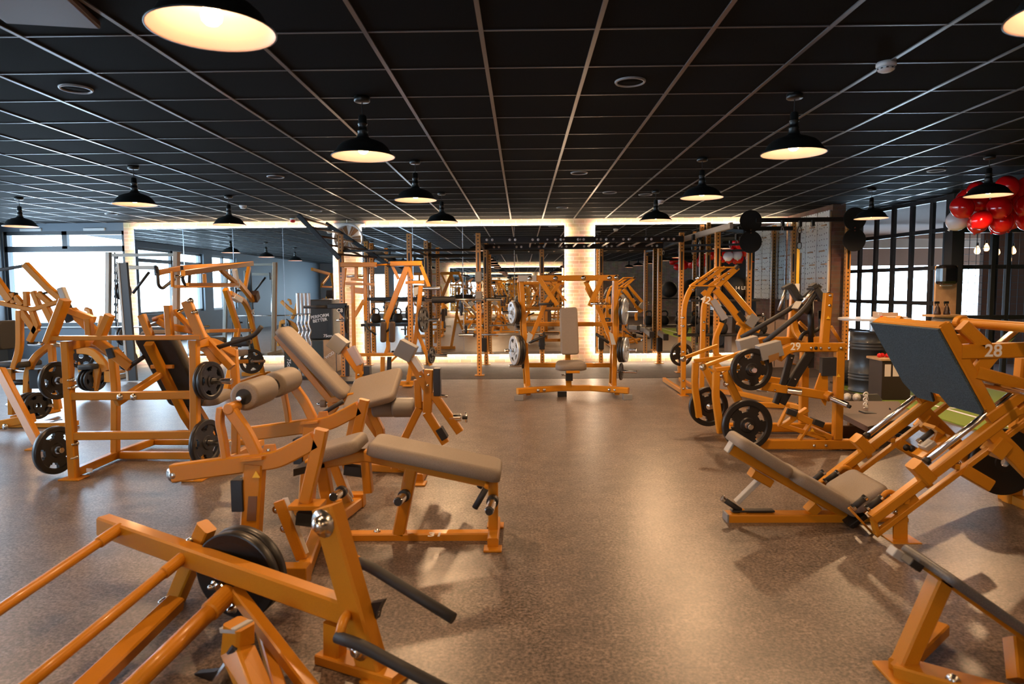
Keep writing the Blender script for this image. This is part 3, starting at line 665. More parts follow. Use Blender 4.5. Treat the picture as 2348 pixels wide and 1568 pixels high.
m.bar('adjuster/2', [(1925,1190), (1960,1165)], .3, .03)  # black bar stands in for the shadow under the seat
# rails and guide rods, near and far side
N = -.33; m.pl = ('y', N)
m.bar('frame', [(2000,1188), (2330,938)], .06, .055, mir=True)
m.bar('base/rail', [(2006,1226), (2400,930)], .035, .03, mir=True)
m.bar('bracket/l', [(2002,1190), (2010,1224)], .05, .02, mir=True)
m.poly('bracket/side', [(2052,1155), (2095,1130), (2110,1150), (2060,1185)], .012, mir=True)
m.bar('guide_rod', [(2122,1059), (2256,955)], .022, .022, mir=True, mat=CHR)
m.tube('guide_rod', [(2122,1059), (2400,840)], .018, mir=True)
m.bar('bracket/blk', [(2094,1062), (2130,1100)], .09, .07, mir=True); m.cyl('spring_collar', (2121,1060), (2128,1054), .024, mir=True)
m.bar('bracket/st', [(2130,1102), (2118,1110)], .05, .05, mir=True)
for t_ in ((2075,1148), (2190,1068)): m.box('stopper/%d' % t_[0], t_, (.03,.05,.03), mir=True, mat=YEL)
m.bolt([(2053,1172), (2196,1063)], r=.012, mir=True)
m.poly('foot', [(2048,1205), (2080,1180), (2080,1237), (2048,1237)], .012, mir=True); m.box('foot', (2066,1237), (.16,.14,.012), mir=True)
m.bar('bracket/diag', [(2205,1075), (2268,1112)], .06, .07, mir=True); m.box('bracket/sq', (2285,1025), (.08,.10,.10), ang=38, mir=True)
# thin guide rod in front of the seat
m.pl = ('y', -.24); m.tube('pin', [(1946,1164), (2006,1228)], .007, mat=YEL, mir=True); m.cyl('knob/p', (2004,1226), (2009,1231), .012, mir=True, mat=CHR)
# seat grips
m.pl = ('y', -.27)
for k, (a, b) in enumerate((((1958,1162), (1982,1142)), ((1990,1164), (2019,1143)))):
    m.tube('grip/%d' % k, [a, b], .018, mir=True); pa, pb = m.q(*a), m.q(*b); dd = (pb-pa).normalized()
    m.cyl('knob/a%d' % k, pa-dd*.012, pa+dd*.004, .021, mir=True, mat=CHR); m.cyl('knob/b%d' % k, pb-dd*.004, pb+dd*.012, .021, mir=True, mat=CHR)
m.tube('support_arm/g', [(2020,1142), (2034,1126), (2052,1130), (2062,1152)], .014, r=.04, mir=True)
# foot plate
P0 = m.q(2156,752, 'y', -.36); P1 = m.q(2264,950, 'y', -.36); D = (P1-P0); up_ = D.normalized(); W = .36
def fp(u, v): return V((P0.x + D.x*v, u*W, P0.z + D.z*v))
nrm = V((-D.z, 0, D.x)).normalized(); nrm = nrm if nrm.x < 0 else -nrm
out = [fp(-1,0), fp(1,0), fp(1,.82), fp(.78,1.0), fp(.30,1.0), fp(.22,.86), fp(-.02,.86), fp(-.14,1.0), fp(-.92,1.0), fp(-1,.95)]
m.poly('foot_plate', [p+nrm*.012 for p in out], .012, n=nrm); m.poly('bracket/plate', [p-nrm*.004 for p in out], .012, n=nrm)
m.bar('frame', [fp(-.9,0)-nrm*.04, fp(-.9,1.1)-nrm*.04], .05, .06, mir=True); m.bar('frame', [fp(-.95,.03)-nrm*.03, fp(.95,.03)-nrm*.03], .05, .05, n=nrm)
m.bar('frame', [fp(-.9,.98)-nrm*.04, fp(.9,.98)-nrm*.04], .06, .05, n=nrm)
# carriage behind the plate
m.pl = ('y', -.33)
m.bar('lever_arm', [(2200,806), (2420,800)], .05, .082, mir=True)
m.bar('lever_arm/b', [(2195,790), (2350,668+100)], .04, .06, mir=True) if False else None
m.bar('lever_arm/c', [(2236,853), (2430,905)], .05, .07, mir=True)
m.bar('lever_arm/d', [(2205,745), (2262,800)], .05, .07, mir=True); m.bar('lever_arm/e', [(2283,800), (2235,858)], .03, .08, mir=True)
m.bar('lever_arm/f', [(2262,960), (2420,850)], .05, .06, mir=True); m.bar('lever_arm/g', [(2275,985), (2430,875)], .05, .04, mir=True)
m.bar('lever_arm/h', [(2268,985), (2430,1150)], .05, .09, mir=True)
m.bar('crossbar/u', [(2290,790,'y',-.2), (2344,745,'y',.2)], .03, .03, mat=YEL)
h = m.q(2225, 741, 'y', 0.)
m.cyl('crossbar', (h.x, -.52, h.z), (h.x, .10, h.z), .028, mat=YEL); m.cyl('crossbar/col', (h.x, .06, h.z), (h.x, .11, h.z), .042, mat=YEL); m.cyl('weight_horn', (h.x, .10, h.z), (h.x, .36, h.z), .02)
h2 = m.q(2300, 886, 'y', -.3); m.cyl('guide_rod/x', (h2.x-.05, .25, h2.z), (h2.x-.05, -.75, h2.z), .018); m.cyl('spring_collar/x', (h2.x-.05, .02, h2.z), (h2.x-.05, .12, h2.z), .028)
m.tube('weight_horn/k', [(2290,800,'y',.3), (2335,755,'y',.3)], .02)
# rear posts
m.pl = ('y', -.33); f_ = m.q(2328, 1142, 'y', .30); m.bar('upright', [(f_.x, .33, .0), (f_.x+.04, .33, .95)], .08, .09); m.bar('upright', [(f_.x, -.33, .0), (f_.x+.04, -.33, .95)], .08, .09)
m.bar('base/rear', [(f_.x, -.42, .03), (f_.x, .42, .03)], .07, .06, n=(0,0,1)); m.bolt([V((f_.x-.02, .28, .25))], r=.014)
# centre safety catch between the rails
m.pl = ('y', .05); m.bar('bracket/k', [(2105,1048), (2170,998)], .12, .03); m.box('bracket/k2', (2128,1022), (.07,.09,.05), ang=-38, mat=LGRY); m.tube('handle/k', [(2108,1012), (2138,988)], .016); m.cyl('knob/k', (2105,1014), (2111,1009), .018, mat=CHR)
m.bar('bracket/k3', [(2130,975), (2152,990)], .12, .02); m.poly('bracket/k4', [(2150,985), (2178,1002), (2160,1020), (2140,1010)], .015)
m.bolt([(2078,1026), (2090,1028)], r=.014, mat=BLK)
t = m.q(2278, 805, 'y', -.357); m.text('number', '28', t, (1,0,0), (0,0,1), .095)
m.end()
for k in range(2):
    c = on(2300, 1058, 'y', 4.36+.05*k); c.z = max(c.z, .24); plate(c, (0,1,0), .215, .042, 'black bumper plate behind the leg press rails, partly hidden', 'plates under the leg press', me=plate_mesh(.215, .042, True))
# ================================================================ chest press seen from behind, left side
m = Mach('chest_press_machine', 'yellow press machine with open ladder-like back frame and black backrest, in the blue daylight', 'gym machine', -2.9, 5.05, -2)
H_ = .50; m.pl = ('y', 0.)
m.bar('upright', [(152,782), (170,1098)], .062, .062, n=(0,1,0)); lf = m.q(170,1098)
m.bar('upright/2', [(446,780), (449,1085)], .062, .062, n=(0,1,0)); m.box('foot', (lf.x, 0, .006), (.16,.14,.012)); rf = m.q(449,1092); m.box('foot/2', (rf.x, 0, .006), (.16,.14,.012))
m.bar('frame', [(116,775), (463,773)], .07, .036); m.bar('crossbar', [(160,908), (446,905)], .05, .062); m.bar('crossbar/2', [(166,999), (446,996)], .05, .062)
m.bolt([(280,909), (311,909)], r=.017); 
for b_ in [k_ for k_ in m.bms if k_.startswith('bolt')]: bmesh.ops.translate(m.bms[b_], vec=(0,-.026,0), verts=m.bms[b_].verts)
m.bolt([(166,870), (168,888), (176,1016), (174,1048)], r=.013, h=.05)
# floor frame: legs run back to a rear cross bar
vb = m.q(268, 1043, 'z', .04); R_ = V((-vb.x*.9, vb.y, .04))
m.bar('base', [(lf.x,.0,.045), (vb.x,vb.y,.045), (vb.x+.02,vb.y+.5,.045)], .065, .055, n=(0,0,1)); m.bar('base/2', [(rf.x,.0,.045), (-vb.x-.1,vb.y,.045), (-vb.x-.1,vb.y+.5,.045)], .065, .055, n=(0,0,1))
m.bar('base/3', [(vb.x,vb.y,.04), (-vb.x-.1,vb.y,.04)], .06, .05, n=(0,0,1)); m.bar('base/4', [(vb.x,vb.y+.5,.04), (-vb.x-.1,vb.y+.5,.04)], .05, .05, n=(0,0,1))
m.box('placard', m.q(205, 1078, 'y', .05), (.05,.004,.03))
for sg, kk in ((-1,''), (1,'/r')):
    xx = lf.x if sg < 0 else rf.x; xv = vb.x if sg < 0 else -vb.x-.1
    m.bar('support_arm'+kk, [(xx,.03,1.02), (xx,.30,1.03), (xv,.60,.90)], .06, .07, n=(1,0,0), r=.12)
    m.bar('leg'+kk, [(xv,.60,.93), (xv,.62,.62), (xv,vb.y-.02,.05)], .06, .06, n=(1,0,0), mat=YEL, r=.05)
m.bar('lever_arm/l', [(150,687), (112,785)], .09, .05); m.bar('lever_arm/l2', [(252,722), (231,770)], .07, .055); m.bar('lever_arm/r', [(428,690), (446,735), (464,778)], .05, .075)
m.bolt([(437,690), (447,716)], r=.017, h=.04); m.bar('lever_arm/r2', [(325,722), (345,770)], .05, .05); m.bar('lever_arm/r3', [(385,700), (390,768)], .05, .05); m.bar('lever_arm/l3', [(203,730), (206,768)], .05, .05)
m.pl = ('y', .12)
m.bar('lever_arm/l4', [(160,712), (215,733)], .06, .05); m.bar('lever_arm/l5', [(165,712), (228,772)], .05, .07); m.tube('pin/l', [(345,745), (425,708)], .014); m.tube('pin/l2', [(352,733), (385,722)], .02, mat=YEL)
m.bar('lever_arm/r4', [(365,735), (385,748), (445,758)], .05, .05); m.bar('lever_arm/r5', [(400,712), (446,760)], .05, .03)
m.bar('adjuster', [(148,700), (165,735)], .05, .08); m.tube('handle/t', [(150,705), (178,735)], .02, mat=CHR)
# press arms with grips
m.pl = ('y', .25)
m.bar('lever_arm/pl', [(222,780), (300,842)], .055, .072); m.tube('handle', [(297,840), (330,818)], .018); m.bar('lever_arm/pr', [(460,765), (532,842)], .055, .06)
m.tube('handle/2', [(497,797), (545,782), (583,770), (600,748)], .018, r=.05); m.bar('support_arm/c', [(448,790), (475,795), (500,838)], .05, .075, r=.08); m.bar('bracket/x', [(255,798), (262,820)], .08, .06, mat=BLK)
# backrest and seat on the centre line
cx = 0.0
m.pl = ('x', cx); T_ = V((cx,.25,1.08)); B_ = V((cx,.72,.46))
m.pad('backrest', T_, B_, .30, .075, up=(0,1,.3), mat=UPHD, cr=.05); m.pad('backrest/cover', T_+V((0,.02,.01)), B_+V((0,.02,.01)), .295, .06, up=(0,1,.3), off=.03)
m.bar('frame', [T_+V((0,-.07,-.06)), V((cx,.66,.36)), V((cx,.95,.05))], .07, .05); m.bar('frame', [V((cx,.38,.78)), V((cx-.18,.02,.58))], .05, .05)
m.bar('bracket/h', [V((cx-.09,.35,.82)), V((cx+.09,.35,.82))], .03, .03)
m.pad('seat', V((cx+.06,.72,.47)), V((cx+.06,1.1,.50)), .36, .075, cr=.08); m.bar('adjuster/s', [V((cx+.0,.72,.45)), V((cx+.05,.85,.2))], .10, .06); m.bar('frame', [V((cx+.03,.8,.4)), V((cx+.03,1.12,.05))], .07, .06)
for px, py, sg, specs, lb in ((452,872,1,[(.145,.03),(.145,.03)],['black grip plate on the upper right peg of the open-back press, inner one','black grip plate on the upper right peg of the open-back press, outer one']), (449,1013,1,[(.175,.04)],'black grip plate on the lower right peg of the open-back press'),
                          (150,873,-1,[(.145,.035)],'black grip plate on the upper left peg of the open-back press'), (150,1033,-1,[(.185,.045)],'large black grip plate low on the left upright of the open-back press')):
    p = m.q(px, py, 'y', 0.06); a = V((sg*.98, -.18 if sg > 0 else .2, 0)).normalized(); p = p + a*.03
    m.cyl('weight_horn/%d' % py, p, p+a*(.27 if sg > 0 else .2), .022); m.plates(p, a, specs, lb, None, .04)
m.end()
# ================================================================ seated leg extension behind the leg curl bench
m = Mach('leg_extension_machine', 'yellow leg extension with reclined taupe backrest, flat seat and grey shin rollers', 'gym machine', -1.15, 5.25, 0)
m.pl = ('y', 0.)
m.pad('backrest', (646,752), (797,908), .27, .07, cr=.06, bev=.03, off=.0); m.bar('frame', [(636,768), (772,932)], .07, .055)
padmesh(m.bm('seat'), m.q(857,893), V((0,.92,.38)), V((.96,0,.24)), V((-.2,-.36,.9)).normalized(), .46, .40, .06, .05, .02); m.bar('bracket/p', [(765,915), (815,905)], .12, .05, mat=YEL)
m.bar('frame', [(755,930), (830,905), (905,900)], .08, .05)
m.bar('frame', [(838,925), (812,960), (790,1065)], .07, .06); m.bar('frame', [(700,1100), (720,1000), (770,930)], .06, .055); m.bar('frame', [(775,1066), (985,1080)], .07, .055)
m.bar('frame', [(838,918), (872,985), (880,1060)], .07, .06)
m.cyl('knob', (735,925), (748,925), .03, mat=UPH); m.cyl('pin/b', (728,927), (765,922), .012)
for sg in (-1, 1):
    e = m.q(698, 1110, 'z', .03) if sg < 0 else None
m.bar('base', [V((-.42,-.28,.03)), V((-.42,.34,.03))], .07, .06, n=(0,0,1)); m.bar('base/2', [V((.38,-.32,.03)), V((.38,.34,.03))], .07, .06, n=(0,0,1)); m.box('foot', V((-.42,-.32,.006)), (.12,.12,.012)); m.box('foot/2', V((.38,-.36,.006)), (.12,.12,.012))
m.tube('handle', [V(m.q(760,935))+V((0,-.3,0)), V(m.q(810,905))+V((0,-.3,0))], .016, mir=True)
N = -.20
r0 = m.q(868,930,'y',-.05)
for k, (px, yy) in enumerate(((880,-.02), (926,-.12))):
    q = m.q(px, 934, 'y', yy); m.roller('roller_pad/%d' % k, q+V((-.085,0,0)), q+V((.085,.0,0)), .075, mat=UPHD if False else GRY)
q = m.q(905, 934, 'y', -.08); m.cyl('pin/r', q+V((-.25,.04,0)), q+V((.2,-.03,0)), .012)
for k, (pl, dx, dy) in enumerate(((-.34, 0, 0), (.36, 0, 0))):
    m.pl = ('y', pl)
    P_ = lambda x, y: m.q(x, y)
    if k == 0:
        m.bar('upright', [(984,847), (980,945)], .06, .065, mat=YEL); m.bar('upright/b', [(957,870), (960,935)], .05, .05, mat=YEL); m.bolt([(984,858), (982,882), (966,862)], r=.015, h=.035)
        m.box('adjuster', (1003,875), (.05,.08,.20)); m.bar('lever_arm', [(940,820), (985,900)], .06, .06); m.box('counterweight', (931,803), (.13,.13,.12), ang=28)
        m.bar('leg', [(962,935), (925,1010), (905,1075)], .06, .055, mat=YEL); m.bar('leg/2', [(978,945), (1022,1015)], .06, .06, mat=YEL); m.box('bumper', (1014,993), (.05,.08,.09), ang=-30)
        m.bar('lever_arm/l', [(992,900), (1055,990)], .055, .06); m.cyl('weight_horn', (1030,958), (1058,957), .028); m.cyl('knob/h', (1060,957), (1072,957), .014, mat=RUBM); m.tube('pin/t', [(1068,945), (1070,968)], .008)
        m.poly('placard', [(942,822), (953,816), (972,846), (962,852)], .065)
        m.tube('handle/x', [(998,906), (1026,909)], .01, mat=CHR)
    else:
        m.bar('upright/f', [(824,830), (826,945)], .06, .065, mat=YEL); m.bar('lever_arm/f', [(785,795), (830,860)], .06, .06); m.box('counterweight/f', (776,788), (.13,.13,.12), ang=38); m.bolt([(828,834), (824,858)], r=.016, h=.035)
        m.poly('placard/f', [(797,800), (812,792), (834,832), (820,838)], .065, mat=nmat('printed_label', (.35,.30,.34), .5)); m.box('adjuster/f', (843,855), (.05,.08,.12)); m.bar('leg/f', [(826,935), (870,1000)], .06, .06, mat=YEL)
        m.bar('leg/f2', [(826,935), (800,1040)], .06, .06, mat=YEL)
m.pl = ('y', 0.); m.bar('crossbar', [V((m.q(975,930,'y',-.34).x, -.34, m.q(975,930,'y',-.34).z)), V((m.q(975,930,'y',-.34).x, .36, m.q(975,930,'y',-.34).z))], .06, .06, n=(0,0,1))
m.bar('crossbar/b', [V((-.1,.3,.05)), V((.36,-.2,.05))], .06, .05, n=(0,0,1))
m.end()
# ================================================================ centre: incline chest press
m = Mach('incline_press_machine', 'free standing yellow press machine facing the camera, taupe seat and loaded pegs both sides', 'gym machine', .62, 9.05, 0)
m.pl = ('y', -.30)
f0, f1 = m.q(1181,909), m.q(1445,905); m.bar('base', [(f0.x+.03,-.36,.11), (-.12,-.16,.12), (.26,-.16,.12), (f1.x-.03,-.36,.11)], .075, .085, n=(0,0,1))
m.box('foot_cap', (f0.x+.05,-.38,.035), (.11,.10,.07)); m.box('foot_cap/2', (f1.x-.05,-.38,.035), (.11,.10,.07)); m.box('foot_cap/3', (-.1,-.1,.035), (.12,.08,.07), mat=BLK)
m.bolt([V((-.42,-.33,.115)), V((-.34,-.30,.115)), V((.50,-.31,.115)), V((.57,-.33,.115))], r=.014)
m.box('bracket/w', V((.54,-.31,.12)), (.42,.02,.088), ang=0, mat=LGRY) if False else None
m.pl = ('y', 0.)
for sg, x0, x1 in ((-1, 1195, 1211), (1, 1412, 1408)):
    m.bar('upright/%d' % sg, [(x0,640), (x1,884)], .062, .062, n=(0,1,0), mat=YEL)
    a = m.q(x1, 884); b = m.q(x0, 640)
    m.bar('leg/%d' % sg, [V((b.x-.02*sg*0,.0,b.z)), V((b.x+.03*sg,.35,b.z-.02)), V((a.x+.03*sg,.55,.06))], .055, .06, n=(1,0,0), mat=YEL, r=.1); m.bar('base/s%d' % sg, [V((a.x,-.30,.08)), V((a.x+.03*sg,.6,.05))], .07, .06, n=(0,0,1))
m.bar('crossbar', [(1205,743,'y',.3), (1415,743,'y',.3)], .05, .06); m.bar('crossbar/2', [(1205,837,'y',.5), (1405,837,'y',.5)], .05, .06)
m.bar('frame', [(1187,638), (1417,637)], .09, .075); m.bar('bracket/wl', [(1188,638,'y',-.05), (1230,638,'y',-.05)], .02, .08, mat=LGRY); m.bolt([(1215,638,'y',-.06), (1274,638,'y',-.05), (1338,637,'y',-.05), (1398,637,'y',-.05), (1414,636,'y',-.05)], r=.02)
m.pl = ('y', -.12)
for kk, pts in (('a', [(1237,640), (1278,700)]), ('b', [(1379,640), (1352,702)])):
    m.bar('lever_arm/'+kk, pts, .05, .06)
m.pl = ('y', .05)
for kk, pts in (('c', [(1285,645), (1252,693), (1213,786)]), ('d', [(1342,645), (1365,690), (1404,787)])): m.bar('lever_arm/'+kk, pts, .05, .055)
m.bar('lever_arm/e', [(1262,645), (1298,690)], .04, .02); m.bar('lever_arm/f', [(1352,640), (1343,662), (1358,690)], .04, .02)
m.pl = ('y', -.2); m.tube('grip', [(1234,697), (1270,697)], .017, mat=GRIP); m.tube('grip/2', [(1354,696), (1393,696)], .017, mat=CHR)
m.tube('handle', [(1212,786), (1252,769)], .019); m.tube('handle/2', [(1366,765), (1396,786)], .019)
m.poly('bracket/ql', [(1211,760), (1222,768), (1215,790), (1207,785)], .03, mat=LGRY); m.poly('bracket/qr', [(1396,760), (1405,765), (1412,790), (1402,790)], .03, mat=LGRY)
m.pl = ('x', m.q(1303,760,'y',-.1).x)
cx = m.pl[1]
m.pad('backrest', m.q(1303,705,'y',-.08), m.q(1307,813,'y',-.16), .235, .07, up=(0,-1,.2), cr=.035)
m.bar('frame', [V((cx,-.05,.85)), V((cx,.0,.5)), V((cx,-.16,.14))], .07, .06)
s0 = m.q(1311,840,'y',-.22); m.pad('seat', V((cx+.02,-.42,s0.z)), V((cx+.02,-.08,s0.z+.035)), .40, .08, cr=.10, taper=.9); m.bar('bracket/s', [V((cx-.05,-.45,s0.z-.045)), V((cx+.12,-.45,s0.z-.045))], .03, .03, n=(0,1,0)); m.box('adjuster', V((cx,-.24,s0.z-.12)), (.09,.10,.12))
m.bar('frame', [V((cx,-.2,s0.z-.1)), V((cx,-.17,.14))], .07, .07); m.cyl('pin/a', V((cx-.1,-.25,s0.z-.11)), V((cx+.0,-.25,s0.z-.11)), .01)
SHEEN = nmat('window_sheen_plate', (.42,.47,.52), .38, .6)  # grey-blue colour paints the window reflection onto the outermost plates
for px, py, sg, specs, lb in ((1199,716,-1,[(.145,.03),(.145,.03),(.145,.03)],['plate of the upper left stack on the centre press, innermost','plate of the upper left stack on the centre press, middle','sheen-painted plate of the upper left stack on the centre press, outermost']),
    (1206,802,-1,[(.195,.035),(.195,.035),(.195,.035)],['plate of the lower left stack on the centre press, innermost','plate of the lower left stack on the centre press, middle','sheen-painted plate of the lower left stack on the centre press, outermost']),
    (1412,714,1,[(.175,.035),(.175,.03)],['plate of the upper right stack on the centre press, inner','sheen-painted plate of the upper right stack on the centre press, outer']),
    (1408,801,1,[(.17,.035),(.17,.035),(.165,.03)],['plate of the lower right stack on the centre press, innermost','plate of the lower right stack on the centre press, middle','sheen-painted plate of the lower right stack on the centre press, outermost']),
    (1410,851,1,[(.115,.025)],'thin small plate hanging lowest on the right of the centre press')):
    p = m.q(px, py, 'y', .02); a = V((sg, -.36, 0)).normalized(); p = p + a*.035
    m.cyl('weight_horn/%d%d' % (px, py), p, p+a*.26, .022); pls = m.plates(p, a, specs, lb, None, .035)
    if len(specs) > 1: pls[-1].material_slots[0].link = 'OBJECT'; pls[-1].material_slots[0].material = SHEEN
p = m.q(1205,838,'y',.1); m.cyl('weight_horn/z', p, p+V((-.22,-.02,0)), .022); m.cyl('spring_collar', p+V((-.02,0,0)), p+V((-.05,0,0)), .04)
m.end()
# ================================================================ machine 29 (row / press with black tubes) on the right
m = Mach('low_row_machine', 'yellow machine marked 29 with long black tube arms and big black plates', 'gym machine', 2.45, 6.25, 0)
N = -.36; m.pl = ('y', N)
m.bar('base', [(1700,1018), (2010,1018)], .07, .085, mir=True); m.bolt([(1863,1019), (1890,1019), (1957,1017), (1981,1016)], r=.018, h=.045)
b0, b1 = m.q(1720,1018), m.q(1930,1018)
for kk, bb in (('a', b0), ('c', b1)): m.bar('crossbar/'+kk, [V((bb.x,-.36,bb.z)), V((bb.x,.36,bb.z))], .06, .06, n=(0,0,1))
m.bar('upright', [(1925,796), (1919,1006)], .07, .075, mir=True)
m.bar('frame', [(1782,822), (1800,802), (1822,796), (1935,796)], .07, .078, mir=True, r=.1); m.bolt([(1856,797), (1878,797), (1897,797), (1924,797)], r=.018, h=.045); m.bolt([(1867,797)], r=.022, h=.042, mat=BLK)
m.bar('upright/t', [(1899,672), (1889,792)], .06, .07, mir=False, mat=YEL); m.bolt([(1900,677), (1899,700)], r=.018, h=.04)
m.bar('upright/t2', [V(m.fl([m.q(1899,672)])[0]), V(m.fl([m.q(1889,792)])[0])], .06, .07, mat=YEL)
m.bar('support_arm/cv', [(1790,812), (1740,835), (1640,848)], .05, .035, r=.05, mir=True)
m.bar('lever_arm', [(1643,852), (1640,905), (1652,992)], .05, .06, r=.08, mir=True); m.bar('lever_arm/b', [(1660,852), (1694,922)], .06, .062, mir=True); m.bolt([(1652,860), (1665,880)], r=.018, h=.04)
m.bar('lever_arm/top', [(1618,838), (1700,808)], .045, .03, mir=True); m.bolt([(1612,842)], r=.02, mir=True); m.bar('bracket/hk', [(1625,845), (1640,855), (1642,870)], .02, .02)
m.bar('lever_arm/low', [(1745,884), (1905,908)], .055, .075, mir=True); m.cyl('weight_horn/lo', m.q(1895,908)+V((0,-.0,0)), m.q(1945,930,'y',-.5), .026); m.cyl('spring_collar/lo', m.q(1893,905), m.q(1905,911,'y',-.40), .042, mat=YEL); m.cyl('knob/lo', m.q(1944,930,'y',-.5), m.q(1950,933,'y',-.52), .016, mat=RUBM)
m.cyl('pin/pv', m.q(1800,893)+V((0,-.05,0)), m.q(1830,896)+V((0,-.08,0)), .026)
m.bar('shock_absorber', [(1814,812), (1795,880), (1778,925)], .05, .05); m.bar('shock_absorber/2', [(1858,808), (1825,860), (1790,925)], .05, .075); m.tube('pin/sh', [(1812,818), (1806,880)], .01); m.bolt([(1812,820), (1820,868), (1774,893)], r=.012, h=.04)
m.bar('frame', [(1850,938), (1795,975), (1890,1005)], .05, .04)
m.bar('support_arm/f1', [(1800,940), (1860,968)], .05, .06); m.box('bumper/f1', (1812,944), (.09,.09,.05), ang=20); m.bar('support_arm/f2', [(1832,1008), (1857,970)], .06, .02); m.box('bumper/f2', (1872,968), (.09,.12,.05), ang=20); m.bar('frame', [(1855,985), (1905,1003)], .05, .05); m.bar('support_arm/f3', [(1785,975), (1800,945)], .05, .018)
m.poly('bracket/paddle', [(1880,855), (1897,858), (1898,905), (1892,930), (1886,922), (1868,890)], .02); m.box('bumper', (1906,840), (.18,.06,.16), mat=RUBM); m.box('placard', (1860,825), (.05,.012,.14), mat=BLK)
m.box('counterweight/a', (1714,787,'y',-.1), (.17,.12,.10), ang=-15, mat=GRY); m.box('counterweight/b', (1764,803,'y',-.4), (.19,.12,.13), ang=-15, mat=GRY)
m.poly('placard/tx', [(1762,816,'y',-.465), (1786,808,'y',-.465), (1786,822,'y',-.465), (1764,832,'y',-.465)], .003, mat=nmat('dark_print', (.25,.12,.03), .5))
# black tube arms and saddle pads
m.pl = ('y', -.25); m.tube('handle', [(1752,785), (1846,710), (1880,655)], .023, r=.12); m.pl = ('y', .15); m.tube('handle/2', [(1700,774), (1818,705), (1870,660)], .023, r=.12)
m.pl = ('y', -.05); m.tube('lever_arm/bt', [(1858,690), (1860,785)], .028, mat=BLK); m.tube('lever_arm/bt2', [(1880,712), (1881,750), (1870,760), (1842,762), (1834,780)], .017, r=.06, mat=BLK); m.box('bracket/pvt', (1838,705), (.10,.16,.08), ang=30, mat=BLK)
m.bar('pad/1', [(1862,652,'y',-.25), (1886,688,'y',-.25)], .09, .05, mat=UPHD); m.bar('pad/1b', [(1858,662,'y',-.27), (1872,655,'y',-.25)], .09, .02, mat=UPHD); m.bar('pad/2', [(1812,655,'y',.15), (1832,688,'y',.15)], .09, .06, mat=UPHD); m.bar('pad/2b', [(1796,662,'y',.15), (1815,652,'y',.15)], .09, .03, mat=UPHD)
m.tube('crossbar/ch', [(1828,682,'y',.15), (1878,686,'y',-.25)], .02, mat=CHR); m.tube('pin/st', [(1802,665,'y',.1), (1785,712,'y',.1)], .014, mat=STL); m.tube('pin/st2', [(1868,662,'y',-.28), (1840,695,'y',-.28)], .014, mat=STL)
m.bar('support_arm/u', [(1821,738,'y',.1), (1824,765,'y',.1), (1845,780,'y',0.), (1885,778,'y',-.1)], .05, .055, r=.12, mat=YEL); m.tube('support_arm/ur', [(1832,738,'y',.2), (1868,772,'y',.2)], .016); m.tube('support_arm/ur2', [(1905,748,'y',.2), (1928,785,'y',.2)], .016)
t = m.q(1824, 795, 'y', N-.037); m.text('number', '29', t, (1,0,.0), (0,0,1), .088)
for x, y in ((1899,728), (1923,861), (1863,986)):
    c = m.q(x, y, 'y', N-.038); m.poly('sticker/%d' % x, [c+V((-.016,0,-.012)), c+V((.016,0,-.012)), c+V((0,0,.016))], .002)
m.cyl('weight_horn', m.q(1716,844,'y',N), m.q(1716,844,'y',N)+V((0,-.16,0)), .024); m.cyl('weight_horn/2', m.q(1708,971,'y',N), m.q(1708,971,'y',N)+V((0,-.16,0)), .024)
m.cyl('weight_horn/3', m.q(1632,933,'y',.36), m.q(1632,933,'y',.36)+V((0,.16,0)), .024)
c = m.M @ (m.q(1716,844,'y',N)+V((0,-.075,0))); plate(c, (.10,-1,0), .18, .045, 'black grip plate on the upper peg of machine 29')
c = m.M @ (m.q(1706,970,'y',N)+V((0,-.075,0))); plate(c, (.10,-1,0), .218, .05, 'large black grip plate low on machine 29, nearest of its two lower plates')
c = m.M @ (m.q(1628,934,'y',.36)+V((0,.06,0))); plate(c, (.10,-1,0), .195, .045, 'black grip plate on the far lower side of machine 29, half hidden')
m.end()
# ================================================================ machine 42 behind it
m = Mach('squat_lunge_machine', 'yellow machine marked 42 with two tall curved uprights and sloping twin top rails', 'gym machine', 2.4, 9.0, 0)
m.pl = ('y', 0.)
m.bar('upright', [(1566,905), (1568,702), (1580,668), (1592,652)], .06, .062, r=.2); m.bar('upright/2', [(1608,900), (1613,702), (1624,670), (1636,652)], .06, .062, r=.2)
m.bolt([(1566,728), (1566,747), (1566,806), (1566,824), (1566,872), (1566,890), (1613,738), (1612,757), (1611,824), (1611,842), (1588,664)], r=.02, h=.045)
m.box('foot', (1566,906), (.12,.18,.012)); m.bar('base', [m.q(1566,898), V((m.q(1566,898).x,1.2,.05))], .06, .05, n=(0,0,1)); m.bar('base/2', [m.q(1570,897), m.q(1612,897)], .05, .055); m.bar('base/3', [m.q(1608,897), V((m.q(1608,897).x,1.2,.05))], .06, .05, n=(0,0,1))
m.bar('frame', [(1583,656), (1643,614)], .07, .03); m.bar('frame', [(1602,654), (1662,613)], .05, .045); m.bar('frame', [(1625,656), (1684,614)], .07, .03); m.bar('frame', [(1647,655), (1692,614)], .07, .05)
m.bar('frame', [(1582,655), (1652,655)], .10, .02); m.bar('frame', [(1640,613), (1690,613)], .10, .02); m.box('foot_cap', (1688,613), (.04,.12,.06), ang=40, mat=RUBM)
m.bolt([(1600,638), (1618,640), (1638,634), (1668,627), (1656,640)], r=.02, h=.06)
m.bar('lever_arm', [(1662,648), (1730,728)], .07, .07); m.bar('lever_arm/2', [(1640,665), (1672,700), (1718,764)], .06, .09, r=.2); m.bar('lever_arm/3', [(1612,668), (1660,722)], .05, .07); m.poly('placard', [(1627,690), (1640,685), (1668,728), (1655,735)], .075, mat=nmat('grey_print', (.30,.30,.32), .5))
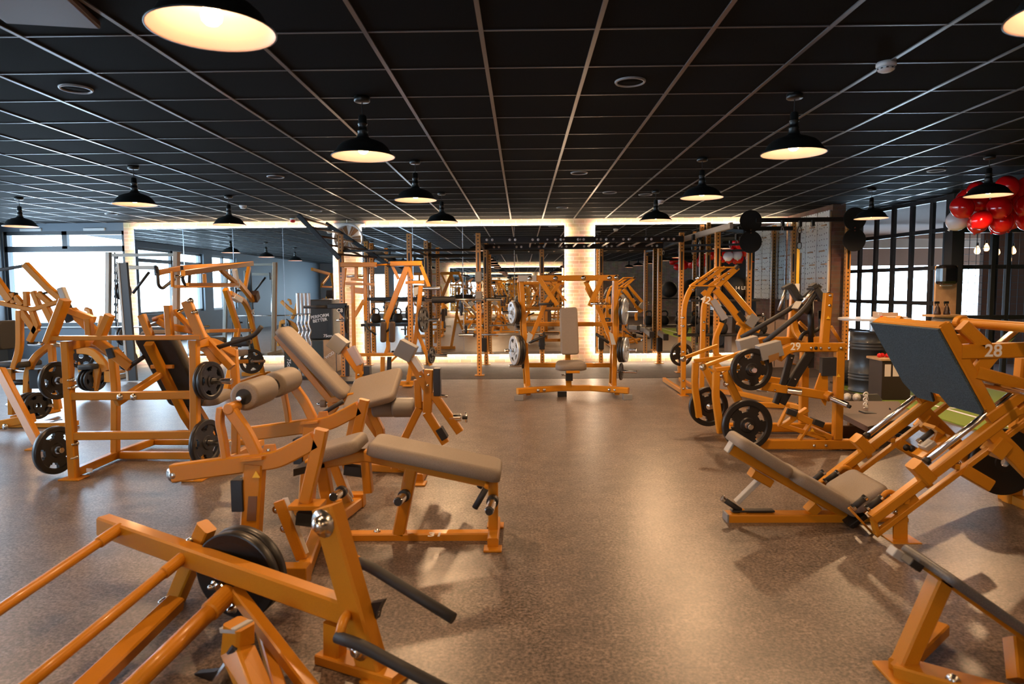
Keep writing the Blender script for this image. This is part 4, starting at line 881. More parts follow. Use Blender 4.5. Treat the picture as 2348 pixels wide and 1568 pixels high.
m.poly('placard/2', [(1688,720), (1696,712), (1708,730), (1702,738)], .10, mat=BLK); m.box('counterweight', (1722,735), (.12,.12,.16), ang=35, mat=GRY)
m.cyl('weight_horn', (1728,727), (1746,725), .026); m.cyl('knob', (1747,726), (1754,724), .012, mat=RUBM); m.tube('pin', [(1750,718), (1752,732)], .009); m.cyl('weight_horn/2', (1725,770), (1748,764), .03, mat=RUBM)
m.bar('leg', [(1655,740), (1638,780), (1640,810), (1656,822)], .06, .06, r=.2, mat=YEL); m.bar('leg/2', [(1708,745), (1694,775), (1696,800)], .06, .065, r=.2, mat=YEL); m.bar('frame', [(1690,740), (1740,760)], .06, .05)
m.bar('leg/3', [(1640,815), (1640,905)], .06, .06, mat=YEL); m.bar('base/4', [(1612,893,'z',.05), (1700,903,'z',.05), (1836,934,'z',.05)], .06, .06, n=(0,0,1)); m.bar('base/5', [(1700,925,'z',.04), (1832,932,'z',.04)], .06, .05, n=(0,0,1))
m.bar('frame', [(1640,830), (1700,900)], .05, .05); m.box('foot/4', m.q(1836,934,'z',.05), (.05,.1,.09), mat=BLK); m.cyl('handle', m.q(1735,893,'z',.1), m.q(1760,895,'z',.1), .025, mat=STL)
t = m.q(1618, 688, 'y', -.04); m.text('number', '42', t, (.95,0,-.3), (.3,0,.95), .13)
m.cyl('weight_horn/lo', m.q(1568,812,'y',.1), m.q(1568,812,'y',.1)+V((0,.25,0)), .025); c = m.M @ (m.q(1562,812,'y',.14)); plate(c, (.25,-1,0), .16, .04, 'black grip plate behind the tall upright of machine 42')
m.pl = ('y', .3); m.bar('bracket/st', [(1634,655), (1660,700)], .05, .05, mat=BLK)
m.bar('crossbar', [(1612,835,'y',.4), (1608,838,'y',1.)], .03, .03, mat=BLK)
m.end()
# ================================================================ machine 45: pulldown in front of the left mirror
m = Mach('lat_pulldown_machine', 'yellow pulldown machine marked 45 with A-shaped frame and looped black handles', 'gym machine', -4.30, 9.6, 0)
m.pl = ('x', 0.)
m.bar('leg', [(517,663), (546,752), (518,898)], .07, .085, mat=YEL); m.bar('leg/2', [(527,672), (560,690), (572,715), (603,862)], .07, .07, r=.15, mat=YEL)
m.bar('frame', [(476,759), (574,757)], .05, .05); m.bar('frame', [(541,829), (590,828)], .05, .06)
m.bolt([(577,740), (579,757), (585,822), (560,829), (573,829), (565,757)], ax=(1,0,0), r=.02, h=.05)
m.poly('placard', [(534,676), (552,685), (549,694), (531,684)], .08)
t = m.q(574, 717) ; m.text('number', '45', t+V((.04,0,0)), (0,1,0), (0,0,1), .13)
m.bar('upright', [(538,618), (545,658)], .06, .08, mat=LGRY); m.bolt([(544,625), (546,641)], ax=(1,0,0), r=.02, h=.05)
m.bar('lever_arm/b', [(545,645), (580,688)], .06, .08); m.box('counterweight', (582,680), (.14,.14,.14), ang=30, mat=nmat('brown_rubber', (.06,.035,.025), .6))
m.bar('upright/b', [(571,612), (562,660)], .05, .06, mat=YEL)
for sg, kk in ((-1, 'l'), (1, 'r')):
    X_ = .22*sg
    m.pl = ('x', X_)
    if sg < 0:
        m.bar('lever_arm/'+kk, [(363,625), (418,614), (578,604)], .05, .065)
        m.bar('lever_arm/low'+kk, [(402,657), (545,655)], .04, .04)
    else:
        m.bar('lever_arm/'+kk, [(420,626), (578,604)], .05, .07); m.bar('lever_arm/low'+kk, [(430,652), (545,652)], .04, .04)
    m.bar('lever_arm/d'+kk, [(506,618), (540,648)], .05, .06)
m.pl = ('x', -.22); m.tube('handle', [(361,618), (363,655), (372,662), (400,640)], .02, r=.08); m.bar('bracket/e', [(358,612), (364,632)], .03, .05, mat=BLK)
m.pl = ('x', .0); m.tube('handle/2', [(417,610), (419,644), (426,655), (434,652), (435,620)], .02, r=.08); m.bar('bracket/e2', [(395,622), (396,658)], .03, .04)
m.tube('pin', [(400,634), (420,634)], .02, mat=CHR); m.bar('bracket/f', [(468,628), (470,655)], .04, .05)
m.pl = ('x', 0.); m.pad('seat', V((0,.25,.50)), V((0,.65,.50)), .32, .08, cr=.06); m.bar('frame', [V((0,.45,.05)), V((0,.45,.48))], .07, .07); m.bar('frame', [V((0,.45,.62)), V((0,1.1,.62))], .06, .06); m.roller('roller_pad', V((-.3,.30,.68)), V((-.05,.30,.68)), .07, mat=UPHD); m.roller('roller_pad/2', V((.05,.30,.68)), V((.3,.30,.68)), .07, mat=UPHD)
m.bar('base', [V((0,.2,.04)), V((0,1.8,.04))], .08, .06); m.bar('base/2', [V((-.4,.25,.03)), V((.4,.25,.03))], .07, .05, n=(0,0,1)); m.bar('base/3', [V((-.4,1.7,.03)), V((.4,1.7,.03))], .07, .05, n=(0,0,1))
a = m.q(570,828); m.cyl('weight_horn', a+V((.03,0,0)), a+V((.26,0,0)), .025); m.plates(a+V((.04,0,0)), (.62,-.6,0), [(.195,.04)], 'black grip plate low on the pulldown machine marked 45')
m.end()
# ================================================================ front pulldown with thigh pads
m = Mach('front_pulldown_machine', 'yellow pulldown with two flat top levers and dark knee pads near the fan column', 'gym machine', -1.9, 10.0, 0)
m.pl = ('y', 0.)
m.bar('lever_arm/l', [(782,607), (863,607)], .09, .07); m.bar('lever_arm/r', [(896,605), (967,604)], .09, .07); m.tube('crossbar', [(860,608), (898,606)], .014, mat=YEL)
m.bar('upright', [(837,602), (838,735)], .05, .045); m.bar('frame', [(809,654), (812,812)], .05, .05); m.bar('frame', [(791,614), (786,660)], .05, .045); m.bar('frame', [(817,612), (817,640)], .05, .045); m.bar('lever_arm/m', [(805,640), (833,642)], .05, .04); m.tube('pin', [(795,633), (836,632)], .02, mat=STL)
m.bar('frame', [(793,650), (858,652)], .05, .04); m.poly('bracket/w', [(800,658), (838,660), (838,675), (815,672)], .03)
m.bar('frame', [(835,688), (813,725)], .04, .05); m.bar('lever_arm/big', [(937,604), (912,665), (886,733)], .06, .08); m.bar('frame', [(888,733), (890,795), (884,812)], .06, .05)
m.bar('frame', [(824,813), (914,812)], .10, .045); m.bar('leg', [(878,818), (877,862)], .07, .06, mat=YEL); m.bar('adjuster', [(893,818), (892,855)], .06, .06); m.bar('frame', [(914,812), (897,828)], .04, .03)
m.bar('leg/r', [(965,655), (955,760), (935,882)], .06, .062, mat=YEL); m.bar('leg/r2', [(957,760), (988,838)], .05, .05, mat=YEL)
m.bar('lever_arm/t1', [(934,604), (945,640)], .05, .05); m.bar('lever_arm/t2', [(964,607), (984,658)], .05, .05); m.bar('frame', [(930,648), (973,647)], .06, .045); m.bar('lever_arm/t3', [(900,610), (914,640)], .05, .04); m.poly('bracket/wr', [(948,660), (968,655), (966,668), (950,680)], .04, mat=LGRY)
m.pl = ('y', -.15); m.pad('pad', (880,737), (881,785), .11, .08, mat=UPHD, cr=.03, up=(0,-1,0)); 
for k, px in enumerate((879, 899)):
    a, b = m.q(px, 736), m.q(px, 786); m.bm('pad/%d' % k, nmat('brown_pad', (.07,.045,.03), .5)); padmesh(m.bms['pad/%d' % k], (a+b)/2, V((1,0,0)), (b-a).normalized(), V((0,-1,0)), .085, .30, .08, .03, .02)
del m.bms['pad']
m.tube('handle', [(838,735), (842,752), (862,768)], .016, r=.05, mat=BLK); m.tube('handle/2', [(875,768), (893,755), (894,742)], .016, r=.05, mat=BLK)
m.pad('seat', V((m.q(885,812).x-.0,-.35,m.q(885,806).z)), V((m.q(885,812).x,-.02,m.q(885,806).z)), .01, .01) if False else None
for px, py, r, sp, lb in ((965,733,.185,.035,'black grip plate on the upper right peg of the front pulldown'), (984,814,.12,.03,'small black plate low on the right of the front pulldown')):
    p = m.q(px-8, py, 'y', .02); a = V((1,-.25,0)).normalized(); m.cyl('weight_horn/%d' % px, p, p+a*.34, .022); m.plates(p, a, [(r, sp)], lb, None, .08)
p = m.q(970,661); m.cyl('weight_horn/t', p, p+V((.25,0,.0)), .026)
m.bar('base', [V((-.5,.0,.04)), V((.3,.0,.04))], .07, .06, n=(0,0,1)); m.bar('base/2', [V((m.q(877,862).x,-.1,.04)), V((m.q(877,862).x,.8,.04))], .07, .06, n=(0,0,1)); m.box('foot', (935,884), (.14,.14,.012))
m.end()
# black loaded arm with plate left of it
m = Mach('grip_trainer', 'black steel arm with a yellow marked plate bracket beside the lit column on the left', 'gym machine', -2.6, 9.2, 0)
m.pl = ('y', 0.); m.bar('frame', [(752,702), (795,701)], .06, .07, mat=BLK); m.tube('handle', [(697,704), (752,704)], .02); m.poly('bracket', [(770,706), (793,706), (790,730)], .02, mat=BLK); m.bar('frame', [(795,700), (797,862)], .06, .05, mat=BLK); m.box('base', m.q(797,872,'z',.02), (.5,.5,.04), mat=BLK)
m.text('number', 'C8', m.q(779,712,'y',-.03), (1,0,0), (0,0,1), .07); m.tube('weight_horn', [(772,734), (790,734)], .018)
c = m.q(797,734,'y',-.0); m.end(); plate(m.M @ (c+V((.0,-.05,0))), (1,.16,0), .175, .035, 'black plate edge-on beside the C8 bracket')
# ================================================================ far left machines against the window
m = Mach('shoulder_press_machine', 'yellow machine cropped by the left edge, with slanted rear leg and V-shaped top bar', 'gym machine', -5.1, 6.9, 0)
m.pl = ('y', 0.)
m.bar('base', [(-80,990,'y',-.35), (76,958,'y',-.35)], .07, .085); m.bar('leg', [(0,848,'y',-.4), (92,1024,'y',-.65)], .07, .085, mat=YEL); m.box('foot', m.q(85,1028,'z',.006), (.14,.14,.012))
m.bolt([(12,978,'y',-.4), (20,893,'y',-.45), (37,910,'y',-.45)], r=.02)
m.bar('frame', [(0,694), (74,710), (135,692)], .06, .045, mat=nmat('pale_sunlit_bar', (.42,.36,.26), .4) if False else YEL)
m.bar('upright', [(45,712), (46,800), (32,845)], .06, .06, r=.1); m.bar('lever_arm', [(48,712), (85,762)], .05, .07); m.bar('lever_arm/2', [(72,708), (86,745), (68,782)], .05, .055)
m.bar('upright/2', [(105,705), (125,745)], .06, .07)
m.bar('lever_arm/3', [(28,672), (33,695)], .05, .055); m.bar('lever_arm/4', [(60,668), (62,702)], .05, .05); m.bar('lever_arm/5', [(76,668), (90,702)], .05, .05); m.bar('lever_arm/6', [(35,680), (52,700)], .05, .06); m.bar('lever_arm/7', [(88,672), (115,695)], .05, .06)
m.bar('lever_arm/8', [(-10,640), (25,690)], .06, .08); m.bar('support_arm', [(-20,622), (58,609)], .03, .03, mat=BLK); m.bar('support_arm/2', [(58,606), (110,660), (140,685)], .06, .065); m.bar('support_arm/3', [(140,660), (152,690)], .07, .06, mat=LGRY)
m.tube('pin', [(20,672), (40,674)], .015, mat=BLK); m.tube('pin/2', [(85,676), (120,668)], .012, mat=BLK)
m.pl = ('y', .15)
m.bar('frame', [(118,788), (80,818), (64,850), (62,910)], .06, .065, r=.2); m.bar('frame/t', [(118,790), (124,905)], .06, .065) if False else m.bar('frame', [(118,790), (126,900)], .06, .06)
m.tube('weight_horn/a', [(66,787), (140,791)], .025); m.tube('weight_horn/b', [(12,850), (128,851)], .022); m.tube('weight_horn/c', [(5,877), (75,876)], .03, mat=BLK); m.tube('weight_horn/d', [(15,929), (128,929)], .018)
m.bar('leg/2', [(125,880), (134,938)], .06, .06, mat=YEL); m.bar('base/2', [(30,960,'y',.2), (134,938,'y',.9)], .07, .05); m.box('base/3', m.q(70,972,'z',.03), (.95,.14,.05)); m.box('foot_cap', m.q(128,970,'z',.03), (.05,.15,.055), mat=RUBM)
m.pad('seat', (15,833), (75,833), .35, .06, cr=.05, mat=UPHD); m.pad('backrest', (12,735), (14,800), .3, .1, mat=UPHD, up=(0,-1,0)); m.bar('frame', [(25,845), (28,950)], .06, .06); m.box('adjuster', (85,868), (.10,.10,.2))
e = m.q(80,930,'y',.05)
m.end()
for k in range(3):
    plate(m.M @ (e+V((-.06+.045*k,0,0))), (1,-.45,0), .14, .035, ['small black plate on the left edge machine, innermost of the low stack','small black plate on the left edge machine, middle of the low stack','small black plate on the left edge machine, outermost of the low stack'][k])
m = Mach('incline_row_machine', 'yellow machine behind the ladder-framed press, standing before the window sill', 'gym machine', -5.6, 9.1, 0)
m.pl = ('y', 0.)
m.bar('frame', [(170,803), (212,803), (238,835), (244,850)], .07, .10, r=.25); m.bar('leg', [(226,835), (213,912)], .07, .09, mat=YEL); m.bar('lever_arm', [(262,800,'y',-.3), (300,842,'y',-.3)], .06, .09)
m.bar('lever_arm/2', [(168,715), (200,745), (230,765)], .07, .08); m.bar('lever_arm/3', [(196,708), (205,712), (210,730)], .06, .05); m.bar('upright', [(236,725), (228,765), (215,790)], .06, .07); m.bar('base', [(160,880,'z',.05), (305,845,'z',.05)], .06, .06)
m.bar('leg/2', [(180,830), (196,880)], .06, .06, mat=YEL); m.bar('leg/3', [(168,800), (160,905)], .05, .06, mat=YEL); m.bar('frame', [(250,850), (250,875)], .08, .10)
m.pad('seat', (190,840), (230,838), .3, .07, mat=UPHD); a = m.q(203,870); bq = m.q(186,816); m.end()
for k in range(3): plate(m.M @ (a+V((.045*k,0,0))), (1,-.5,0), .155, .035, ['plate low on the machine before the window sill, inner of the stack','plate low on the machine before the window sill, middle of the stack','plate low on the machine before the window sill, outer of the stack'][k])
plate(m.M @ bq, (.55,-1,0), .165, .04, 'flat facing black plate under the curved beam before the window sill')
# ================================================================ smith machine at the window edge
m = Mach('smith_machine', 'pale grey smith machine with ladder-hole upright and dark slanted frame leg at the window edge', 'gym machine', -6.1, 10.9, 0)
m.pl = ('y', 0.)
PALE = nmat('pale_grey_steel', (.36,.35,.31), .45)
m.bar('upright', [(249,578), (247,868)], .08, .075, mat=PALE, n=(0,1,0)); m.bar('upright/2', [(405,577), (404,862)], .10, .085, mat=nmat('tan_steel', (.42,.30,.20), .45), n=(0,1,0)); m.bar('crossbar', [(258,585), (400,584)], .05, .05, mat=PALE)
m.bar('bracket/hole', [(263,578), (266,752)], .03, .012, mat=BLK)
for k in range(10): m.box('bracket/h%d' % k, (266,590+k*18), (.06,.03,.045), ang=20, mat=BLK)
m.tube('guide_rod', [(268,600), (272,868)], .012); m.tube('guide_rod/2', [(396,600), (396,862)], .012)
m.pl = ('y', -.25); m.bar('leg', [(283,602), (306,872)], .05, .13, mat=nmat('dark_slab', (.025,.028,.03), .5), n=(0,1,0)); m.bar('leg/2', [(273,602), (295,872)], .07, .04, mat=PALE, n=(0,1,0))
m.bar('support_arm', [(298,613), (356,614)], .05, .06, mat=PALE); m.tube('support_arm/2', [(305,672), (342,624)], .022, mat=BLK); m.bar('bracket/e', [(356,608), (358,632)], .05, .03, mat=BLK)
m.pl = ('y', -.1); m.tube('barbell', [(255,750), (480,748)], .014, mat=CHR); m.bar('foot', [V((-.55,-.4,.03)), V((-.55,.5,.03))], .08, .06, n=(0,0,1), mat=PALE); m.bar('foot/2', [V((.5,-.4,.03)), V((.5,.5,.03))], .08, .06, n=(0,0,1), mat=PALE)
ps = [(276,668,.14,'upper'), (280,770,.155,'middle'), (288,826,.165,'lower')]
for px, py, r, w_ in ps:
    p = m.q(px, py, 'y', .0); m.cyl('weight_horn/%d' % py, p, p+V((.16,0,0)), .02)
    for k in range(2): plate(m.M @ (p+V((.02+.045*k,0,0))), (1,-.2,0), r, .04, 'dark plate on the %s storage peg of the pale smith machine, %s' % (w_, 'inner' if k == 0 else 'outer'))
m.end()
# ================================================================ training rig along the mirrors
def perf_mat(name, c):
    m = nmat(name, c, .38, coat=.2); n = m.node_tree; b = n.nodes['Principled BSDF']; L = n.links.new
    tc = n.nodes.new('ShaderNodeTexCoord'); s = n.nodes.new('ShaderNodeSeparateXYZ'); L(tc.outputs['Object'], s.inputs[0])
    def M_(op, a, b_=None, c_=None):
        q = n.nodes.new('ShaderNodeMath'); q.operation = op
        for i, v in enumerate((a, b_, c_)):
            if v is None: continue
            if isinstance(v, (int, float)): q.inputs[i].default_value = v
            else: L(v, q.inputs[i])
        return q.outputs[0]
    fz = M_('SUBTRACT', M_('FRACT', M_('MULTIPLY', s.outputs['Z'], 1/.055)), .5); dz = M_('MULTIPLY', fz, .055)
    mn = M_('MINIMUM', M_('ABSOLUTE', s.outputs['X']), M_('ABSOLUTE', s.outputs['Y']))
    d = M_('SQRT', M_('ADD', M_('MULTIPLY', dz, dz), M_('MULTIPLY', mn, mn))); k = M_('LESS_THAN', d, .0115)
    mx = n.nodes.new('ShaderNodeMix'); mx.data_type = 'RGBA'; L(k, mx.inputs['Factor']); mx.inputs['A'].default_value = (*c, 1); mx.inputs['B'].default_value = (.006,.005,.004,1); L(mx.outputs['Result'], b.inputs['Base Color'])
    return m
PERF = perf_mat('perforated_yellow_steel', (.62, .27, .05))
rig = empty('training_rig', (0, 0, 0)); tag(rig, 'long yellow perforated training rig with black cross beams in front of the mirrors', 'training rig')
bm = bmesh.new(); box(bm, (0,0,1.165), (.078,.078,2.33), .006); pm = link('upright', bm, PERF, rig)
bm = bmesh.new(); box(bm, (0,0,.006), (.16,.16,.012), .004); ft = link('base_plate', bm, YEL, rig)
spots = [(on(px, 700, 'y', Y).x, Y) for px, Y in ((785,11.2), (941,11.2), (1098,11.2), (1561,11.45), (1716,11.3), (1940,11.05), (1643,10.6))]
back = [(on(px, 700, 'y', Y).x, Y) for px, Y in ((843,12.85), (979,12.85), (1114,12.85), (1243,12.85), (1378,12.85), (1512,12.85), (1622,12.85), (1815,12.6))]
first = True
for x, y in spots+back:
    hgt = 2.33 if x < 3.4 else 2.62
    if first: a, b = pm, ft; first = False
    else: a, b = pm.copy(), ft.copy(); COL.objects.link(a); COL.objects.link(b); a.parent = b.parent = rig
    a.location = (x, y, 0); b.location = (x, y, 0)
    if hgt > 2.4: a.scale = (1, 1, hgt/2.33)
    bmm = bmesh.new(); box(bmm, (0,-.0405,1.86), (.03,.002,.30), 0); o_ = link('name_strip', bmm, BLK, rig, (x, y, 0))
def rbeam(p0, p1, w_=.05, h_=.08, mat=BLK, name='cross_beam', bolts=0):
    p0, p1 = V(p0), V(p1); bm = bmesh.new(); n = (p1-p0).cross(V((0,0,1))); sweep(bm, [p0, p1], rectprof(w_, h_), n); o = link(name, bm, mat, rig)
    if bolts:
        bm = bmesh.new(); 
        for k in range(bolts):
            q = p0.lerp(p1, (k+.5)/bolts)
            for dx in (-.045, .045): lathe(bm, [(.022,0), (.02,.01), (0,.014)], q+V((dx,-w_/2,0)), (0,-1,0), 12)
        bo = link('beam_bolts', bm, WHT, o)
def rtube(p0, p1, r=.017, mat=BLK, name='pull_up_bar'):
    bm = bmesh.new(); rod(bm, p0, p1, r); return link(name, bm, mat, rig)
S, Bk = spots, back
rbeam((S[2][0],11.22,2.22), (S[3][0],11.42,2.22), .05, .10, bolts=9); rbeam((Bk[2][0],12.83,2.20), (Bk[5][0]+.1,12.83,2.20), .05, .10, bolts=8)
for k in range(9): x = .15+.27*k; rtube((x, 11.25, 2.22), (x, 12.83, 2.20), .016, STL, 'rung')
for x, y in ((S[2][0],11.2), (S[3][0],11.4)): rbeam((x, y, 2.22), (x, 12.83, 2.2), .05, .10)
rtube((S[0][0],11.2,2.06), (S[2][0],11.2,2.06), .02); rtube((Bk[0][0],12.85,2.06), (Bk[2][0],12.85,2.06), .025); rtube((S[0][0],11.2,2.13), (Bk[0][0],12.85,2.02), .02); rtube((S[1][0],11.2,2.1), (Bk[1][0],12.85,2.06), .02)
rbeam((Bk[0][0],12.83,1.25), (Bk[1][0],12.83,1.25), .05, .06)
rbeam((3.0,9.9,2.30), (2.95,12.7,2.30), .05, .09, mat=nmat('tan_beam', (.38,.30,.22), .4))
rbeam((S[4][0],11.0,2.475), (S[5][0],10.95,2.475), .05, .07, bolts=0); rbeam((S[4][0],11.9,2.42), (4.65,11.9,2.42), .05, .07); rbeam((S[3][0],11.45,2.02), (S[4][0],11.3,2.02), .03, .035); rbeam((S[3][0],11.5,2.12), (S[4][0],11.3,2.12), .03, .035)
rbeam((S[6][0],10.6,2.31), (S[4][0],11.3,2.31), .05, .06)
# target disc pairs
for x, y in (S[4], S[5]):
    bm = bmesh.new()
    yy = y-.16
    pc = on(1721 if x < 4.5 else 1959, 510, 'y', yy)
    xx = pc.x
    cyl(bm, (xx, yy, 2.475), (xx, yy-.02, 2.475), .178, 40, .1); o = link('target_disc', bm, nmat('matt_black_disc', (.008,.008,.008), .8), rig)
    bm = bmesh.new(); cyl(bm, (xx, yy-.005, 2.145), (xx, yy-.025, 2.145), .178, 40, .1); o2 = link('target_disc', bm, o.data.materials[0], rig)
    bm = bmesh.new(); cyl(bm, (xx, yy, 2.29), (xx, yy-.03, 2.29), .012, 10); cyl(bm, (xx, yy, 2.335), (xx, yy-.03, 2.335), .012, 10); link('disc_screws', bm, BOLT, rig)
# sloping ladder at the left end
rl = [((-3.56,10.95,2.62), (-2.92,10.95,1.93)), ((-3.52,12.35,2.62), (-2.4,12.35,1.86))]
for a, b in rl: rbeam(a, b, .045, .075, name='ladder_rail')
for k in range(5):
    t = .06+.21*k; p = V(rl[0][0]).lerp(V(rl[0][1]), t); q = V(rl[1][0]).lerp(V(rl[1][1]), t*.9); rtube(p, q, .017, nmat('worn_rung', (.12,.06,.035), .5), 'ladder_rung')
# j-hooks, spotter arms
for (x, y), zz in ((S[2], (1.62, 1.30)), (S[1], ())):
    for z in zz: bm = bmesh.new(); box(bm, (x, y-.04, z), (.10,.10,.17), .01); link('rack_hook', bm, GRY, rig)
for px, py, Y in ((1110,790,12.8), (1243,785,12.8), (1378,785,12.8), (1512,790,12.8)):
    p = on(px, py, 'y', Y); bm = bmesh.new(); box(bm, p, (.10,.10,.26), .01); link('rack_hook', bm, BLK, rig)
for px, y0 in ((1480,757), (1512,763)):
    a = on(px, y0, 'y', 12.7); b = on(px+14, y0+10, 'y', 11.9); bm = bmesh.new(); sweep(bm, [a, b], rectprof(.07,.09), V((1,0,0))); link('spotter_arm', bm, GRY, rig); bm = bmesh.new(); box(bm, b+V((0,-.02,0)), (.09,.05,.11), .008); link('arm_cap', bm, BLK, rig)
def barbell(p0, p1, label, r=.014, sleeve=.25):
    p0, p1 = V(p0), V(p1); o = empty('barbell', (p0+p1)/2); tag(o, label, 'barbell'); a, b = p0-(p0+p1)/2, p1-(p0+p1)/2; d = (b-a).normalized()
    bm = bmesh.new(); rod(bm, a, b, r); link('bar', bm, STL, o)
    for s_, e in ((a, 1), (b, -1)):
        bm = bmesh.new(); cyl(bm, s_, s_+d*e*sleeve, .025, 16); link('sleeve', bm, CHR, o); bm = bmesh.new(); cyl(bm, s_+d*e*sleeve, s_+d*e*(sleeve+.02), .038, 16); link('collar', bm, BLK, o)
    return o
barbell(on(975,687,'y',11.1), on(1150,686,'y',11.1), 'steel barbell with thick black pad racked on the post left of the centre press')
p = on(1017,687,'y',11.1); bm = bmesh.new(); cyl(bm, p+V((-.19,0,0)), p+V((.19,0,0)), .055, 20, .1); tag(link('barbell_pad', bm, GRIP), 'black foam pad wrapped round the racked barbell', 'barbell pad')
barbell(on(1052,768,'y',11.6), on(1282,765,'y',11.6), 'long barbell lying low across the rig behind the centre press')
barbell(on(850,692,'y',12.6), on(990,690,'y',12.6), 'dark barbell on the rig in front of the middle mirror edge')
# suspension trainers
for px, col in ((1834, YDEC),):
    p = on(px, 512, 'y', 10.95); o = empty('suspension_trainer', (p.x, 10.95, 2.43)); tag(o, 'yellow and black suspension strap with carabiner hanging from the top beam', 'suspension strap')
    bm = bmesh.new(); ring = [V((.03*math.cos(t), 0, -.12+.055*math.sin(t))) for t in [PI/2+2*PI*k/14 for k in range(14)]]; sweep(bm, ring+[ring[0]], circprof(.006,8), V((0,1,0)), True, miter=False); link('carabiner', bm, BLK, o)
    bm = bmesh.new(); box(bm, (0,0,-.24), (.035,.006,.16), 0); ring = [V((.035*math.cos(t), 0, -.36+.06*math.sin(t))) for t in [2*PI*k/14 for k in range(15)]]; sweep(bm, ring, circprof(.006,8), V((0,1,0)), True, miter=False); link('strap_loop', bm, BLK, o)
    bm = bmesh.new(); box(bm, (-.015,0,-.70), (.045,.008,.58), 0); link('yellow_strap', bm, YDEC, o); bm = bmesh.new(); box(bm, (-.02,.0,-1.12), (.075,.012,.32), 0); link('white_strap', bm, WHT, o); bm = bmesh.new(); box(bm, (.03,.01,-.85), (.03,.006,.75), 0); link('black_strap', bm, BLK, o); bm = bmesh.new(); box(bm, (0,0,-.02), (.05,.09,.10), .01); link('hanger', bm, BLK, o)
for px in (1794, 1863, 1690, 1590, 1605):
    Y = 10.95 if px > 1750 else 11.6; z = 2.44 if px > 1750 else 2.28; p = on(px, 520, 'y', Y)
    o = empty('carabiner_hook', (p.x, Y, z)); tag(o, 'small steel carabiner hook hanging under a black rig beam', 'carabiner', 'carabiners hanging from the rig')
    bm = bmesh.new(); box(bm, (0,0,-.02), (.05,.08,.10), .01); link('hanger', bm, BLK, o)
    bm = bmesh.new(); ring = [V((.018*math.cos(t), 0, -.12+.045*math.sin(t))) for t in [2*PI*k/12 for k in range(13)]]; sweep(bm, ring, circprof(.006,8), V((0,1,0)), True, miter=False); link('ring', bm, STL, o)
# shelves with balls and kettlebells between the right rig posts
x0, x1 = S[6][0]+.05, S[4][0]-.02
bm = bmesh.new(); box(bm, ((x0+x1)/2, 11.6, 1.20), (x1-x0+.5, .40, .03), .004); sh1 = link('shelf', bm, BLK, rig)
bm = bmesh.new(); box(bm, ((x0+x1)/2, 11.6, .62), (x1-x0+.9, .40, .03), .004); sh2 = link('shelf', bm, BLK, rig)
def ball(p, r, label, txt=None, mat=RUBM):
    bm = bmesh.new(); bmesh.ops.create_uvsphere(bm, u_segments=28, v_segments=18, radius=r)
    for f in bm.faces: f.smooth = True
    o = tag(link('medicine_ball', bm, mat, None, p), label, 'medicine ball')
    bm = bmesh.new(); lathe(bm, [(r*1.0,-.004), (r*1.012,0), (r*1.0,.004)], (0,0,0), (0,0,1), 36); link('seam', bm, BLK, o)
    if txt: t = text_obj('weight_number', txt, r*.42, WHD); t.parent = o; t.rotation_euler = (PI/2,0,0); t.location = (0,-r*1.01,0)
pb = on(1690, 655, 'y', 11.5); ball((pb.x,11.5,1.215+.19), .19, 'black medicine ball lettered 14 LB on the rig shelf', '14 LB')
ball((pb.x-.48,11.62,1.215+.17), .17, 'black medicine ball on the rig shelf left of the lettered one')
def kettle(p, s, label, group=None):
    o = empty('kettlebell', p); tag(o, label, 'kettlebell', group)
    bm = bmesh.new(); lathe(bm, [(0,0), (.06*s,0), (.09*s,.03*s), (.105*s,.09*s), (.09*s,.155*s), (.05*s,.19*s), (0,.195*s)], (0,0,0), (0,0,1), 24); link('bell', bm, RUBM, o)
    bm = bmesh.new(); pts = [V((x*s,0,z*s)) for x, z in ((-.05,.16), (-.075,.24), (-.045,.29), (.045,.29), (.075,.24), (.05,.16))]; sweep(bm, arcpts(pts, .04*s), circprof(.016*s), V((0,1,0)), True, miter=False); link('handle', bm, RUBM, o)
for k in range(5): kettle((x0-.35+.33*k, 11.55, .635), 1.0, 'black kettlebell on the lower rig shelf behind machine 42', 'kettlebells on the lower rig shelf')
for k in range(2): p = on(862+50*k, 745, 'y', 12.4); kettle((p.x, 12.4, .82), .9, 'black kettlebell beside the front pulldown, %s' % ('left one' if k == 0 else 'right one'))
bm = bmesh.new(); a = on(845,752,'y',12.4); b = on(935,752,'y',12.4); box(bm, ((a.x+b.x)/2, 12.4, .79), (b.x-a.x+.2, .35, .05), .004); link('shelf', bm, BLK, rig)
# ---------------------------------------------------------------- pegboards on the brick stub
PEG = nmat('peg_board_paint', rough=.55); n = PEG.node_tree; L = n.links.new; tc = n.nodes.new('ShaderNodeTexCoord'); sp = n.nodes.new('ShaderNodeSeparateXYZ'); L(tc.outputs['Object'], sp.inputs[0]); cb = n.nodes.new('ShaderNodeCombineXYZ'); L(sp.outputs['Y'], cb.inputs['X']); L(sp.outputs['Z'], cb.inputs['Y'])
vo = n.nodes.new('ShaderNodeTexVoronoi'); vo.voronoi_dimensions = '2D'; vo.inputs['Scale'].default_value = 11; vo.inputs['Randomness'].default_value = .35; L(cb.outputs[0], vo.inputs['Vector']); lt = n.nodes.new('ShaderNodeMath'); lt.operation = 'LESS_THAN'; lt.inputs[1].default_value = .13; L(vo.outputs['Distance'], lt.inputs[0])
mx = n.nodes.new('ShaderNodeMix'); mx.data_type = 'RGBA'; mx.inputs['A'].default_value = (.84,.88,.85,1); mx.inputs['B'].default_value = (.05,.045,.04,1); L(lt.outputs[0], mx.inputs['Factor']); L(mx.outputs['Result'], n.nodes['Principled BSDF'].inputs['Base Color'])
ys = [11.30, 11.76, 12.22, 12.68, 13.05]
